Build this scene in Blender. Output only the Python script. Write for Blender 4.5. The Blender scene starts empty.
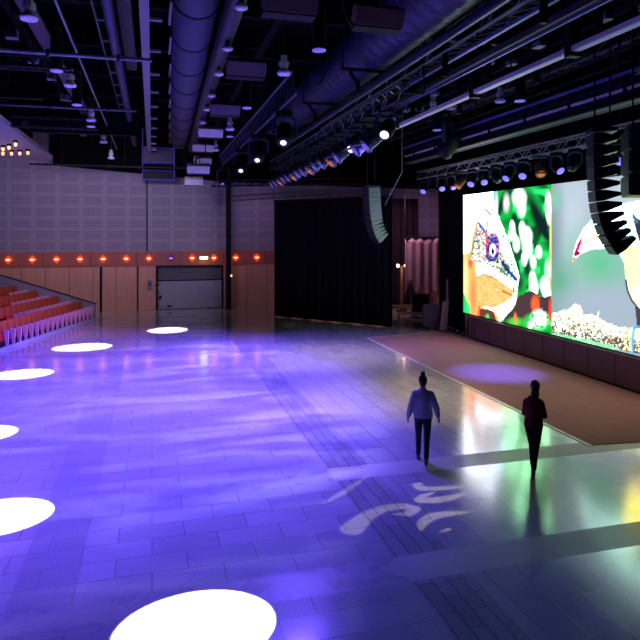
import bpy, bmesh, math, random
import numpy as np
from mathutils import Vector, Matrix, Quaternion
S = bpy.context.scene
COL = S.collection
random.seed(7)
TH = math.radians(15.16)
SN, CS = math.sin(TH), math.cos(TH)
F = 620.0; HZ = 234.0; CAMZ = 4.37
# ------------------------------------------------------------------ camera
cam_d = bpy.data.cameras.new('camera'); cam = bpy.data.objects.new('camera', cam_d); COL.objects.link(cam)
cam.location = (0, 0, CAMZ); cam.rotation_euler = (math.pi/2, 0, -TH)
cam_d.sensor_width = 36; cam_d.lens = 36*F/640; cam_d.shift_y = -(320-HZ)/640
cam_d.clip_start = .1; cam_d.clip_end = 200
S.camera = cam
# ------------------------------------------------------------------ world, exposure
w = bpy.data.worlds.new('world'); S.world = w; w.use_nodes = True
w.node_tree.nodes['Background'].inputs[0].default_value = (.03, .03, .06, 1)
w.node_tree.nodes['Background'].inputs[1].default_value = .1
S.view_settings.view_transform = 'Standard'; S.view_settings.look = 'None'
S.view_settings.exposure = 0; S.view_settings.gamma = 1; S.view_settings.use_curve_mapping = False
S.cycles.sample_clamp_indirect = 4; S.cycles.caustics_reflective = False; S.cycles.caustics_refractive = False
S.cycles.max_bounces = 6; S.cycles.use_denoising = True
# ------------------------------------------------------------------ lights
def spot(name, loc, to, deg, power, color, blend=.3, radius=.08):
    l = bpy.data.lights.new(name, 'SPOT'); o = bpy.data.objects.new(name, l); COL.objects.link(o)
    o.location = loc; d = Vector(to)-Vector(loc); o.rotation_euler = d.to_track_quat('-Z', 'Y').to_euler()
    l.spot_size = math.radians(deg); l.energy = power; l.color = color; l.spot_blend = blend; l.shadow_soft_size = radius
    return o
def area(name, loc, to, sx, sy, power, color, spread=180):
    l = bpy.data.lights.new(name, 'AREA'); o = bpy.data.objects.new(name, l); COL.objects.link(o)
    o.location = loc; d = Vector(to)-Vector(loc); o.rotation_euler = d.to_track_quat('-Z', 'Y').to_euler()
    l.shape = 'RECTANGLE'; l.size = sx; l.size_y = sy; l.energy = power; l.color = color; l.spread = math.radians(spread)
    return o
def gobo(o, build):
    """a patterned gobo in the lamp: build(nt, fx, fy) returns the transmission where the beam meets the floor at (fx, fy)"""
    l = o.data; l.use_nodes = True; nt = l.node_tree; em = nt.nodes['Emission']
    g = nt.nodes.new('ShaderNodeNewGeometry'); sp = nt.nodes.new('ShaderNodeSeparateXYZ')
    nt.links.new(g.outputs['Incoming'], sp.inputs[0])
    def axis(i, c):
        return M(nt, 'SUBTRACT', c, M(nt, 'MULTIPLY', M(nt, 'DIVIDE', sp.outputs[i], sp.outputs[2]), o.location[2]))
    nt.links.new(build(nt, axis(0, o.location[0]), axis(1, o.location[1])), em.inputs['Strength'])
def M(nt, op, a, b=None, c=None):
    n = nt.nodes.new('ShaderNodeMath'); n.operation = op
    for i, v in enumerate((a, b, c)):
        if v is None: continue
        if isinstance(v, (int, float)): n.inputs[i].default_value = v
        else: nt.links.new(v, n.inputs[i])
    return n.outputs[0]
def VEC(nt, x, y, z=0.):
    n = nt.nodes.new('ShaderNodeCombineXYZ')
    for i, v in enumerate((x, y, z)):
        if isinstance(v, (int, float)): n.inputs[i].default_value = v
        else: nt.links.new(v, n.inputs[i])
    return n.outputs[0]
def NOISE(nt, vec, scale, detail=3, dist=0., rough=.5):
    n = nt.nodes.new('ShaderNodeTexNoise'); nt.links.new(vec, n.inputs['Vector'])
    n.inputs['Scale'].default_value = scale; n.inputs['Detail'].default_value = detail
    n.inputs['Distortion'].default_value = dist; n.inputs['Roughness'].default_value = rough
    return n.outputs['Fac']
def RAMP(nt, v, lo, hi, a=0., b=1.):
    n = nt.nodes.new('ShaderNodeMapRange'); n.interpolation_type = 'SMOOTHSTEP'
    nt.links.new(v, n.inputs[0])
    for i, x in enumerate((lo, hi, a, b)): n.inputs[1+i].default_value = x
    return n.outputs[0]

VIOLET = (.14, .075, 1.); LILAC = (.62, .45, 1.)
# violet floods by the lamp and ladder bars, some added on the left without fixture
spot('violet_flood', (6.2, 17.3, 7.0), (.6, 18, 0), 92, 13000, VIOLET, .8, .3)
spot('violet_flood', (3.6, 24, 6.8), (-.5, 23.5, 0), 105, 8000, VIOLET, .9, .3)
spot('violet_flood', (3.6, 15, 6.8), (.9, 13.8, 0), 96, 11000, VIOLET, .9, .3)
spot('violet_flood', (-2, 10, 8.0), (-4, 11, 0), 85, 4500, VIOLET, .9, .3)
spot('violet_flood', (-2.1, 19, 8.0), (-4.5, 20, 0), 105, 8000, VIOLET, .9, .3)
spot('blue_fill', (-1.5, 12, 8.0), (2.2, 8.0, 0), 46, 1500, (.06, .11, 1.), .9, .3)  # blue fill spot added for the near floor, no fixture
spot('violet_flood', (-2, 22.4, 7.9), (4.2, 22.5, 0), 54, 17000, VIOLET, 1., .3)
spot('peach_fill', (5.2, 20.6, 6.5), (6.0, 21.4, 0), 58, 2100, (1., .74, .9), 1., .3)  # peach fill spots added to brighten the floor by the carpet
spot('peach_fill', (5.3, 14.4, 6.5), (6.3, 15.6, 0), 54, 1900, (1., .76, .76), 1., .3)
def clouds(off, sx, sy, lo, hi):
    def b(nt, fx, fy):
        v = VEC(nt, M(nt, 'MULTIPLY', fx, sx), M(nt, 'MULTIPLY', fy, sy), off)
        return RAMP(nt, NOISE(nt, v, 1., 4., 1.3, .5), lo, hi, 0., 1.)
    return b
gobo(spot('streak_projector', (5.2, 16.4, 6.5), (.6, 14.0, 0), 72, 5000, (.5, .42, 1.), .6, .03), clouds(1.3, .26, 1.15, .43, .68))
gobo(spot('streak_projector', (5.2, 22.4, 6.5), (.6, 21.5, 0), 72, 5000, (.5, .42, 1.), .6, .03), clouds(7.7, .24, 1.0, .43, .68))
gobo(spot('amber_projector', (6.2, 29, 7.2), (5, 30.2, 0), 34, 2600, (1., .82, .5), .5, .02), clouds(3.2, .9, 1.7, .47, .56))
def swirl(nt, fx, fy):
    # strokes on the floor as (x, y, half width) runs
    S1 = ((3.64, 9.02, .03), (3.86, 8.98, .09), (4.04, 9.13, .11), (3.88, 9.27, .11), (3.52, 9.26, .12), (3.16, 9.05, .15), (2.86, 8.74, .19))
    S2 = ((3.84, 8.47, .05), (3.97, 8.67, .10), (4.2, 8.82, .11), (4.46, 8.83, .10), (4.8, 8.8, .03))
    S3 = ((4.62, 9.63, .03), (4.36, 9.53, .08), (4.26, 9.40, .12), (4.46, 9.33, .12), (4.72, 9.34, .11), (5.1, 9.44, .05))
    S4 = ((4.58, 10.05, .03), (4.44, 9.97, .09), (4.46, 9.84, .11), (4.66, 9.76, .10), (4.92, 9.72, .09), (5.2, 9.72, .04))
    S6 = ((4.06, 8.3, .02), (4.24, 8.36, .05)); S5 = ((2.7, 9.7, .03), (3.1, 10.0, .08), (3.5, 10.35, .06), (3.75, 10.6, .02))
    tot = None
    for st in (S1, S2, S3, S4, S5, S6):
        for (ax, ay, wa), (bx, by, wb) in zip(st[:-1], st[1:]):
            dx, dy = bx-ax, by-ay; l2 = dx*dx+dy*dy
            t = M(nt, 'MULTIPLY_ADD', fx, dx/l2, M(nt, 'MULTIPLY_ADD', fy, dy/l2, -(ax*dx+ay*dy)/l2))
            t = M(nt, 'MINIMUM', M(nt, 'MAXIMUM', t, 0.), 1.)
            ex = M(nt, 'SUBTRACT', fx, M(nt, 'MULTIPLY_ADD', t, dx, ax)); ey = M(nt, 'SUBTRACT', fy, M(nt, 'MULTIPLY_ADD', t, dy, ay))
            d = M(nt, 'SQRT', M(nt, 'MULTIPLY_ADD', ex, ex, M(nt, 'MULTIPLY', ey, ey)))
            k = M(nt, 'SUBTRACT', M(nt, 'MULTIPLY_ADD', t, wb-wa, wa), d)
            tot = k if tot is None else M(nt, 'MAXIMUM', tot, k)
    return RAMP(nt, tot, -.02, .04)
gobo(spot('swirl_projector', (8.3, 9.5, 7.9), (4.1, 9.4, 0), 26, 2300, (1., .86, .72), .2, .01), swirl)
# white beams that make the ring of light pools
POOLS = [((.52, 7.0), 1.42), ((-2.3, 10.55), 1.35), ((-3.65, 15.0), 1.3), ((-3.85, 21.1), 1.45), ((-2.5, 25.5), 1.75), ((.7, 29.0), 1.75)]
for (x, y), d in POOLS:
    lx, lz = x+4.9, 6.6
    if y > 28: lx = x+1.2
    dist = math.hypot(lx-x, lz)
    spot('white_pool_beam', (lx, y+.4, lz), (x, y, 0), 2*math.degrees(math.atan(d/2/dist*1.02))*1.0, 42000*(dist/10)**2, (1, .98, .9), .04, .015)
spot('blue_pool_beam', (10.0, 16.6, 7.4), (10.4, 17.3, 0), 27, 9000, (.1, .1, 1.), 1., .1)
# washes: fill spots added to brighten walls, carpet and backstage, with no fixture
spot('wall_fill', (-.9, 28, 7.9), (-1.5, 36.9, 4.5), 95, 1000, (.74, .58, 1.), .9, .4)
spot('wall_fill', (-7.5, 26, 8.2), (-7, 36.9, 4.5), 90, 620, (.78, .58, 1.), .9, .4)
spot('wall_fill', (6.5, 33.6, 7.6), (5.6, 36.9, 3.5), 110, 130, (.7, .45, .9), .9, .4)
spot('seat_wash', (1.5, 24, 8.2), (-5.2, 29.5, .6), 44, 2200, (.95, .5, 1.), .8, .15)
spot('carpet_fill', (11.4, 21, 6.9), (9.4, 20., 0), 88, 480, (1., .74, .64), .9, .8)
spot('carpet_fill', (11.4, 13.5, 6.9), (9.8, 14.5, 0), 84, 420, (1., .74, .64), .9, .8)
spot('wall_fill', (17, 34.3, 5.0), (16.6, 36.9, 5.6), 110, 60, (.75, .4, .9), .9, .3)
spot('backstage_fill', (12.5, 31, 6.5), (14.5, 34, 1.5), 125, 620, (1., .55, .75), .9, .3)
# ------------------------------------------------------------------ helpers
def lin(c):
    return tuple((x/255/12.92 if x/255 <= .04045 else ((x/255+.055)/1.055)**2.4) for x in c)
def at(px, py, X=None, Y=None, Z=None):
    """photo pixel -> world point on the plane X=, Y= or Z="""
    t = (px-320)/F; u = (HZ-py)/F
    dx, dy, dz = SN+t*CS, CS-t*SN, u
    k = X/dx if X is not None else Y/dy if Y is not None else (Z-CAMZ)/dz
    return Vector((k*dx, k*dy, CAMZ+k*dz))
MATS = {}
def mat(name, rgb, rough=.6, metal=0., spec=.4, var=.12, scale=6., emit=None, estr=0., bump=0.):
    if name in MATS: return MATS[name]
    m = bpy.data.materials.new(name); m.use_nodes = True; nt = m.node_tree; b = nt.nodes['Principled BSDF']
    c = lin(rgb)
    tc = nt.nodes.new('ShaderNodeTexCoord')
    n = NOISE(nt, tc.outputs['Object'], scale, 3)
    r = nt.nodes.new('ShaderNodeMixRGB'); nt.links.new(n, r.inputs[0])
    r.inputs[1].default_value = (*[x*(1-var) for x in c], 1); r.inputs[2].default_value = (*[min(1, x*(1+var)) for x in c], 1)
    nt.links.new(r.outputs[0], b.inputs['Base Color'])
    b.inputs['Roughness'].default_value = rough; b.inputs['Metallic'].default_value = metal
    b.inputs['Specular IOR Level'].default_value = spec
    if bump:
        bp = nt.nodes.new('ShaderNodeBump'); bp.inputs['Strength'].default_value = bump; bp.inputs['Distance'].default_value = .02
        nt.links.new(n, bp.inputs['Height']); nt.links.new(bp.outputs[0], b.inputs['Normal'])
    if emit:
        b.inputs['Emission Color'].default_value = (*lin(emit), 1); b.inputs['Emission Strength'].default_value = estr
    MATS[name] = m; return m
class MB:
    def __init__(s): s.b = bmesh.new()
    def box(s, c, d, rot=None, bev=0.):
        r = bmesh.ops.create_cube(s.b, size=1.)
        m = Matrix.Translation(c) @ (rot.to_4x4() if rot else Matrix()) @ Matrix.Diagonal((*d, 1))
        bmesh.ops.transform(s.b, matrix=m, verts=r['verts'])
        if bev:
            es = list({e for v in r['verts'] for e in v.link_edges})
            bmesh.ops.bevel(s.b, geom=es, offset=bev, segments=2, affect='EDGES', profile=.6)
        return s
    def bar(s, p, q, w_, h_):
        p, q = Vector(p), Vector(q); d = q-p
        rot = d.to_track_quat('Y', 'Z').to_matrix()
        return s.box((p+q)/2, (w_, d.length, h_), rot)
    def cyl(s, p, q, r0, r1=None, n=12, caps=True):
        p, q = Vector(p), Vector(q); d = q-p; r1 = r0 if r1 is None else r1
        r = bmesh.ops.create_cone(s.b, cap_ends=caps, segments=n, radius1=r0, radius2=max(r1, 1e-4), depth=d.length)
        m = Matrix.Translation((p+q)/2) @ d.to_track_quat('Z', 'Y').to_matrix().to_4x4()
        bmesh.ops.transform(s.b, matrix=m, verts=r['verts']); return s
    def tube(s, pts, r, n=8):
        for a, b_ in zip(pts[:-1], pts[1:]): s.cyl(a, b_, r, n=n)
        for p in pts[1:-1]: s.ball(p, (r, r, r), 8, 6)
        return s
    def ball(s, c, r, u=16, v=10, rot=None):
        k = bmesh.ops.create_uvsphere(s.b, u_segments=u, v_segments=v, radius=1.)
        if not hasattr(r, '__len__'): r = (r, r, r)
        m = Matrix.Translation(c) @ (rot.to_4x4() if rot else Matrix()) @ Matrix.Diagonal((*r, 1))
        bmesh.ops.transform(s.b, matrix=m, verts=k['verts']); return s
    def lathe(s, prof, n=20, m=None):
        rings = []
        for r, z in prof:
            rings.append([s.b.verts.new((r*math.cos(a), r*math.sin(a), z)) for a in (math.tau*i/n for i in range(n))])
        for A, B in zip(rings[:-1], rings[1:]):
            for i in range(n): s.b.faces.new((A[i], A[(i+1) % n], B[(i+1) % n], B[i]))
        s.b.faces.new(rings[0][::-1]); s.b.faces.new(rings[-1])
        if m: bmesh.ops.transform(s.b, matrix=m, verts=[v for R in rings for v in R])
        return s
    def prism(s, poly, vec):
        """poly: 3D points of a planar outline, pushed along vec"""
        v = Vector(vec); A = [s.b.verts.new(Vector(p)) for p in poly]; B = [s.b.verts.new(Vector(p)+v) for p in poly]
        s.b.faces.new(A[::-1]); s.b.faces.new(B); n = len(A)
        for i in range(n): s.b.faces.new((A[i], A[(i+1) % n], B[(i+1) % n], B[i]))
        return s
    def loft(s, secs, n=16):
        """secs: (x, y, z, rx, ry) horizontal ellipses"""
        R = [[s.b.verts.new((x+rx*math.cos(math.tau*i/n), y+ry*math.sin(math.tau*i/n), z)) for i in range(n)] for x, y, z, rx, ry in secs]
        for A, B in zip(R[:-1], R[1:]):
            for i in range(n): s.b.faces.new((A[i], A[(i+1) % n], B[(i+1) % n], B[i]))
        s.b.faces.new(R[0][::-1]); s.b.faces.new(R[-1]); return s
    def build(s, name, m, parent=None, smooth=False, loc=None):
        me = bpy.data.meshes.new(name)
        bmesh.ops.recalc_face_normals(s.b, faces=s.b.faces)
        s.b.to_mesh(me); s.b.free()
        me.materials.append(m)
        if smooth:
            for p in me.polygons: p.use_smooth = True
        o = bpy.data.objects.new(name, me); COL.objects.link(o)
        if parent: o.parent = parent
        if loc is not None: o.location = loc
        return o
def tag(o, label=None, cat=None, group=None, kind=None):
    if label: o['label'] = label
    if cat: o['category'] = cat
    if group: o['group'] = group
    if kind: o['kind'] = kind
    return o
def thing(name, label, cat, loc=(0, 0, 0), rz=0., group=None):
    o = bpy.data.objects.new(name, None); COL.objects.link(o); o.location = loc; o.rotation_euler = (0, 0, rz)
    o.empty_display_size = .2
    return tag(o, label, cat, group)
def struct(name, mb, m): return tag(mb.build(name, m), kind='structure')
def dup(root, loc, label, rz=None, scale=None, group=None):
    r = root.copy(); COL.objects.link(r); r.location = loc; r['label'] = label
    if rz is not None: r.rotation_euler = (0, 0, rz)
    if scale: r.scale = (scale,)*3
    if group: r['group'] = group
    for ch in root.children:
        c = ch.copy(); COL.objects.link(c); c.parent = r
        for g in ch.children:
            d = g.copy(); COL.objects.link(d); d.parent = c
    return r
ORD = ['nearest', 'second nearest', 'third nearest', 'fourth nearest', 'fifth nearest', 'sixth nearest', 'seventh nearest', 'eighth nearest', 'ninth nearest', 'tenth nearest', 'eleventh nearest', 'twelfth nearest', 'thirteenth nearest', 'fourteenth nearest', 'fifteenth nearest', 'sixteenth nearest', 'seventeenth nearest', 'eighteenth nearest', 'nineteenth nearest', 'twentieth nearest']
NTH = [s.replace(' nearest', '').replace('nearest', 'first') for s in ORD]
# materials
BLK = mat('black_paint', (16, 16, 19), .55, spec=.2)
DRK = mat('dark_steel', (34, 33, 42), .5, .2, spec=.2)
STEEL = mat('grey_steel', (92, 90, 102), .4, .5)
PALE = mat('pale_steel', (140, 136, 154), .45, .2)
WHT = mat('white_enamel', (225, 222, 228), .45)
LAMPW = mat('lamp_lens', (230, 230, 255), .2, emit=(225, 225, 255), estr=1.6)
LAMPB = mat('blue_lens', (120, 110, 255), .2, emit=(120, 110, 255), estr=1.4)
WARMB = mat('warm_bulb', (255, 225, 180), .3, emit=(255, 215, 160), estr=4.)
AMB = mat('amber_lens', (255, 140, 60), .3, emit=(255, 140, 70), estr=.3)
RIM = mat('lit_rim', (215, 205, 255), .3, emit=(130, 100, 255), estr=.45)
DUCT = mat('duct_cloth', (62, 62, 88), .6, var=.08)
DUCTM = mat('duct_metal', (56, 56, 84), .45, .35)
# ------------------------------------------------------------------ floor
def floor_mat():
    m = bpy.data.materials.new('stone_floor'); m.use_nodes = True; nt = m.node_tree; b = nt.nodes['Principled BSDF']; L = nt.links.new
    tc = nt.nodes.new('ShaderNodeTexCoord'); P = tc.outputs['Object']
    sp = nt.nodes.new('ShaderNodeSeparateXYZ'); L(P, sp.inputs[0]); x, y = sp.outputs[0], sp.outputs[1]
    def bricks(vec, w_, h_, mort, c1, c2):
        n = nt.nodes.new('ShaderNodeTexBrick'); L(vec, n.inputs['Vector'])
        n.inputs['Scale'].default_value = 1.; n.inputs['Brick Width'].default_value = w_; n.inputs['Row Height'].default_value = h_
        n.inputs['Mortar Size'].default_value = mort; n.inputs['Mortar Smooth'].default_value = .3; n.inputs['Bias'].default_value = 0.
        n.inputs['Color1'].default_value = (*c1, 1); n.inputs['Color2'].default_value = (*c2, 1); n.inputs['Mortar'].default_value = (.05, .05, .05, 1)
        return n
    yx = VEC(nt, y, x)
    big = bricks(yx, .92, .46, .005, (.37, .36, .36), (.43, .42, .42))
    small = bricks(yx, .62, .2, .006, (.27, .265, .26), (.36, .35, .34))
    big2 = bricks(VEC(nt, x, y), .92, .46, .004, (.37, .365, .365), (.45, .44, .44))
    def band(c, off, per, w_):
        return M(nt, 'LESS_THAN', M(nt, 'FLOORED_MODULO', M(nt, 'SUBTRACT', c, off), per), w_)
    bx = M(nt, 'MULTIPLY', band(x, 3.15, 7.4, .8), M(nt, 'GREATER_THAN', x, 3.))
    byall = band(y, 7.23, 3.28, .6)
    by = M(nt, 'MULTIPLY', M(nt, 'MULTIPLY', byall, M(nt, 'LESS_THAN', y, 12.)), M(nt, 'GREATER_THAN', x, 3.15))
    bl = M(nt, 'MULTIPLY', byall, M(nt, 'LESS_THAN', x, 3.15))
    blx = M(nt, 'MULTIPLY', band(x, -1.65, 4.8, .75), M(nt, 'LESS_THAN', x, 3.15))
    coarse = M(nt, 'MAXIMUM', by, M(nt, 'MULTIPLY', bl, .3))
    def mix(f, a, c):
        n = nt.nodes.new('ShaderNodeMixRGB'); L(f, n.inputs[0])
        for i, v in ((1, a), (2, c)):
            if isinstance(v, tuple): n.inputs[i].default_value = (*v, 1)
            else: L(v, n.inputs[i])
        return n.outputs[0]
    zone = M(nt, 'LESS_THAN', x, 3.2)
    c = mix(zone, big.outputs[0], big2.outputs[0])
    c = mix(bx, c, small.outputs[0])
    sp2 = NOISE(nt, P, 45, 2); c = mix(by, c, (.34, .335, .32)); 
    c = mix(M(nt, 'MULTIPLY', M(nt, 'MAXIMUM', blx, bl), .6), c, (.30, .29, .30))
    wear = NOISE(nt, P, .9, 5, .4)
    c = mix(RAMP(nt, wear, .45, .75, 0., .25), c, (.22, .21, .21))
    mul = nt.nodes.new('ShaderNodeMixRGB'); mul.blend_type = 'MULTIPLY'; mul.inputs[0].default_value = 1.
    L(c, mul.inputs[1]); g = RAMP(nt, sp2, .3, .7, .82, 1.08); L(VEC(nt, g, g, g), mul.inputs[2]); c = mul.outputs[0]
    L(c, b.inputs['Base Color'])
    r = M(nt, 'ADD', RAMP(nt, NOISE(nt, P, 2.2, 4), .3, .7, .15, .21), M(nt, 'MULTIPLY', coarse, .35))
    L(r, b.inputs['Roughness']); b.inputs['Specular IOR Level'].default_value = .5
    L(M(nt, 'SUBTRACT', .75, M(nt, 'MULTIPLY', coarse, .6)), b.inputs['Coat Weight']); b.inputs['Coat Roughness'].default_value = .13; b.inputs['Coat IOR'].default_value = 1.7
    bp = nt.nodes.new('ShaderNodeBump'); bp.inputs['Strength'].default_value = .2; bp.inputs['Distance'].default_value = .004
    hgt = M(nt, 'ADD', M(nt, 'MULTIPLY', big.outputs['Fac'], -.6), M(nt, 'MULTIPLY', NOISE(nt, P, 6., 2), .12))
    L(hgt, bp.inputs['Height']); L(bp.outputs[0], b.inputs['Normal'])
    return m
struct('floor', MB().box((1, 16, -.1), (46, 50, .2)), floor_mat())
# ------------------------------------------------------------------ back wall
WY = 36.9
wx0, wx1 = at(8.75, 260, Y=WY).x, at(256.5, 257, Y=WY).x
PITCH = (wx1-wx0)/11
def panel_mat():
    m = bpy.data.materials.new('perforated_panels'); m.use_nodes = True; nt = m.node_tree; b = nt.nodes['Principled BSDF']; L = nt.links.new
    tc = nt.nodes.new('ShaderNodeTexCoord'); sp = nt.nodes.new('ShaderNodeSeparateXYZ'); L(tc.outputs['Object'], sp.inputs[0])
    u = M(nt, 'FLOORED_MODULO', M(nt, 'DIVIDE', M(nt, 'SUBTRACT', sp.outputs[0], wx0), PITCH), 1.)
    v = M(nt, 'FLOORED_MODULO', M(nt, 'DIVIDE', M(nt, 'SUBTRACT', sp.outputs[2], 3.36), .64), 1.)
    inu = M(nt, 'MULTIPLY', M(nt, 'GREATER_THAN', u, .10), M(nt, 'LESS_THAN', u, .90))
    inv = M(nt, 'MULTIPLY', M(nt, 'GREATER_THAN', v, .14), M(nt, 'LESS_THAN', v, .86))
    ins = M(nt, 'MULTIPLY', inu, inv)
    du = M(nt, 'SUBTRACT', M(nt, 'FLOORED_MODULO', M(nt, 'MULTIPLY', u, 15.), 1.), .5); dv = M(nt, 'SUBTRACT', M(nt, 'FLOORED_MODULO', M(nt, 'MULTIPLY', v, 7.), 1.), .5)
    d = M(nt, 'SQRT', M(nt, 'ADD', M(nt, 'MULTIPLY', du, du), M(nt, 'MULTIPLY', dv, dv)))
    hole = M(nt, 'MULTIPLY', M(nt, 'LESS_THAN', d, .36), ins)
    c = nt.nodes.new('ShaderNodeMixRGB'); L(hole, c.inputs[0]); c.inputs[1].default_value = (*lin((156, 146, 156)), 1); c.inputs[2].default_value = (*lin((118, 110, 120)), 1)
    L(c.outputs[0], b.inputs['Base Color']); b.inputs['Roughness'].default_value = .7
    return m
def wood_mat(name, rgb, pitch, off, seam=.012):
    m = bpy.data.materials.new(name); m.use_nodes = True; nt = m.node_tree; b = nt.nodes['Principled BSDF']; L = nt.links.new
    tc = nt.nodes.new('ShaderNodeTexCoord'); sp = nt.nodes.new('ShaderNodeSeparateXYZ'); L(tc.outputs['Object'], sp.inputs[0])
    x, z = sp.outputs[0], sp.outputs[2]
    gr = NOISE(nt, VEC(nt, M(nt, 'MULTIPLY', x, 14.), 0., M(nt, 'MULTIPLY', z, .7)), 1., 4, .3)
    c0 = lin(rgb)
    c = nt.nodes.new('ShaderNodeMixRGB'); L(gr, c.inputs[0]); c.inputs[1].default_value = (*[v*.72 for v in c0], 1); c.inputs[2].default_value = (*[v*1.25 for v in c0], 1)
    s_ = M(nt, 'LESS_THAN', M(nt, 'ABSOLUTE', M(nt, 'SUBTRACT', M(nt, 'FLOORED_MODULO', M(nt, 'DIVIDE', M(nt, 'SUBTRACT', x, off), pitch), 1.), .5)), seam)
    k = nt.nodes.new('ShaderNodeMixRGB'); L(s_, k.inputs[0]); L(c.outputs[0], k.inputs[1]); k.inputs[2].default_value = (*[v*.2 for v in c0], 1)
    L(k.outputs[0], b.inputs['Base Color']); b.inputs['Roughness'].default_value = .5
    return m
DX0, DX1, DZ = at(156, 300, Y=WY).x, at(223, 300, Y=WY).x, 2.55
struct('wall_back', MB().box((1, WY+.15, 7.0), (46, .3, 7.3)), panel_mat())
WOODP = wood_mat('veneer_panels', (208, 152, 124), PITCH, wx0+.0)
lw = MB(); lw.box(((DX0-22)/2, WY+.1, DZ/2), (DX0+22, .3, DZ)); lw.box(((DX1+24)/2, WY+.1, DZ/2), (24-DX1, .3, DZ))
struct('wall_back_lower', lw, WOODP)
struct('trim_1', MB().box((1, WY+.08, 2.955), (46, .36, .81)), wood_mat('veneer_band', (160, 92, 80), PITCH*2, wx0+.5, .006))
struct('trim_2', MB().box((at(147, 200, Y=WY).x, WY-.03, 5.8), (.07, .06, 4.9)), DRK)
for px in (101, 137.5): struct('trim_3', MB().box((at(px, 300, Y=WY).x, WY-.06, 1.27), (.07 if px > 110 else .13, .05, 2.54)), BLK)
# roller door
door = tag(bpy.data.objects.new('door_1', None), kind='structure'); COL.objects.link(door)
GREY1 = mat('door_grey_dark', (92, 92, 104), .55); GREY2 = mat('door_grey', (150, 150, 165), .55)
dw = DX1-DX0; dc = (DX0+DX1)/2
m = MB()
for i in range(4): m.box((dc, WY+.14, 1.70+.2125*i+.1), (dw-.16, .08, .2), bev=.012)
m.build('upper_slats', GREY1, door)
MB().box((dc, WY+.1, .83), (dw-.16, .1, 1.6), bev=.012).build('lower_panel', GREY2, door)
m = MB(); m.box((DX0+.04, WY-.02, DZ/2), (.1, .2, DZ)); m.box((DX1-.04, WY-.02, DZ/2), (.08, .2, DZ)); m.box((dc, WY+.0, DZ-.03), (dw, .16, .07)); m.build('door_frame', BLK, door)
m = MB(); m.box((DX0+.24, WY+.03, .72), (.14, .06, .2)); m.box((DX0+.75, WY+.03, .2), (.26, .05, .1)); m.build('latch', BLK, door)
for i in range(6): MB().box((DX0+.1, WY-.12, .25+.4*i), (.1, .06, .12)).build('hinge', BLK, door)
o = thing('switch_box', 'pale grey switch box on the wood wall beside the roller door', 'switch box', at(149.8, 284.5, Y=WY-.05))
MB().box((0, -.06, 0), (.26, .14, .5), bev=.015).build('case', PALE, o); MB().box((0, -.14, .05), (.16, .02, .22), bev=.006).build('cover', STEEL, o)
# lamps on the wood band
GLOW_PLATE = mat('halo_plate', (190, 80, 40), .4, .4, emit=(255, 90, 20), estr=.55)  # plate's orange emission stands in for the bulb's halo on the wood
BULB = mat('strip_bulb', (255, 235, 210), .3, emit=(255, 225, 190), estr=1.8)
BULBP = mat('dim_violet_bulb', (210, 170, 255), .3, emit=(170, 110, 255), estr=1.6)
places = ['leftmost', 'second from the left', 'third from the left', 'fourth from the left', 'fifth from the left', 'sixth from the left', 'left of the roller door corner', 'first above the roller door', 'unlit second above the roller door', 'third above the roller door', 'last before the black post', 'first right of the black post', 'beside the black curtain']
lx = [wx0+PITCH*i for i in range(10)] + [at(213.75, 259, Y=WY).x, at(235.5, 259, Y=WY).x, at(256.5, 259, Y=WY).x]
lx = [at(p, 259, Y=WY).x for p in (8.75, 32.8, 56.9, 80.3, 103.3, 126.3, 148.8, 170.8, 192, 213.75, 235.5, 256.5)]
places.pop(9)
for i, x in enumerate(lx):
    dim = i == 7
    o = thing('wall_lamp', 'small diamond wall lamp on the wood band, '+places[i], 'wall lamp', (x, WY-.1, 2.97), 0, 'diamond wall lamps on the wood band')
    MB().box((0, -.03, 0), (.34, .06, .34), Matrix.Rotation(math.pi/4, 3, 'Y'), bev=.01).build('plate', mat('unlit_plate', (120, 70, 120), .4) if dim else GLOW_PLATE, o)
    MB().box((0, -.09, 0), (.18, .08, .07), bev=.02).build('bulb', BULBP if dim else BULB, o)
    if not dim:
        l = bpy.data.lights.new('lamp_glow', 'POINT'); l.energy = 1.7; l.color = (1, .36, .1); l.shadow_soft_size = .16
        g = bpy.data.objects.new('lamp_glow', l); COL.objects.link(g); g.location = (x, WY-.38, 2.97)
p = at(203.5, 260, Y=WY)
o = thing('exit_light', 'glowing pale green emergency light box above the roller door', 'emergency light', (p.x, WY-.1, 2.98))
MB().box((0, -.08, 0), (.5, .16, .2), bev=.02).build('case', WHT, o)
MB().box((0, -.17, 0), (.46, .03, .15), bev=.01).build('diffuser', mat('exit_diffuser', (200, 255, 190), .3, emit=(190, 255, 180), estr=3.2), o)
l = bpy.data.lights.new('exit_glow', 'POINT'); l.energy = 4; l.color = (1, .8, .25); l.shadow_soft_size = .2
g = bpy.data.objects.new('exit_glow', l); COL.objects.link(g); g.location = (p.x, WY-.45, 2.85)
# black post
pp = at(228.5, 300, Y=36.2)
o = thing('steel_post', 'tall black steel post standing at the roller door right edge', 'post', (pp.x, 36.2, 0))
MB().box((0, 0, 3.69), (.28, .28, 7.38)).build('shaft', BLK, o); MB().box((0, 0, .02), (.42, .42, .04)).build('base_plate', BLK, o); MB().box((.15, -.12, 1.95), (.06, .06, .1)).build('signal_lamp', WARMB, o)
# other walls, ceiling
DARKW = mat('dark_wall', (26, 25, 32), .8, spec=.04)
struct('ceiling', MB().box((1, 16, 10.75), (46, 50, .3)), mat('black_ceiling', (9, 9, 11), .85, spec=.04))
struct('wall_left', MB().box((-14.2, 16, 5.3), (.4, 50, 10.6)), DARKW)
struct('wall_right', MB().box((20.2, 16, 5.3), (.4, 50, 10.6)), DARKW)
struct('wall_front', MB().box((1, -7, 5.3), (46, .4, 10.6)), DARKW)
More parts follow.
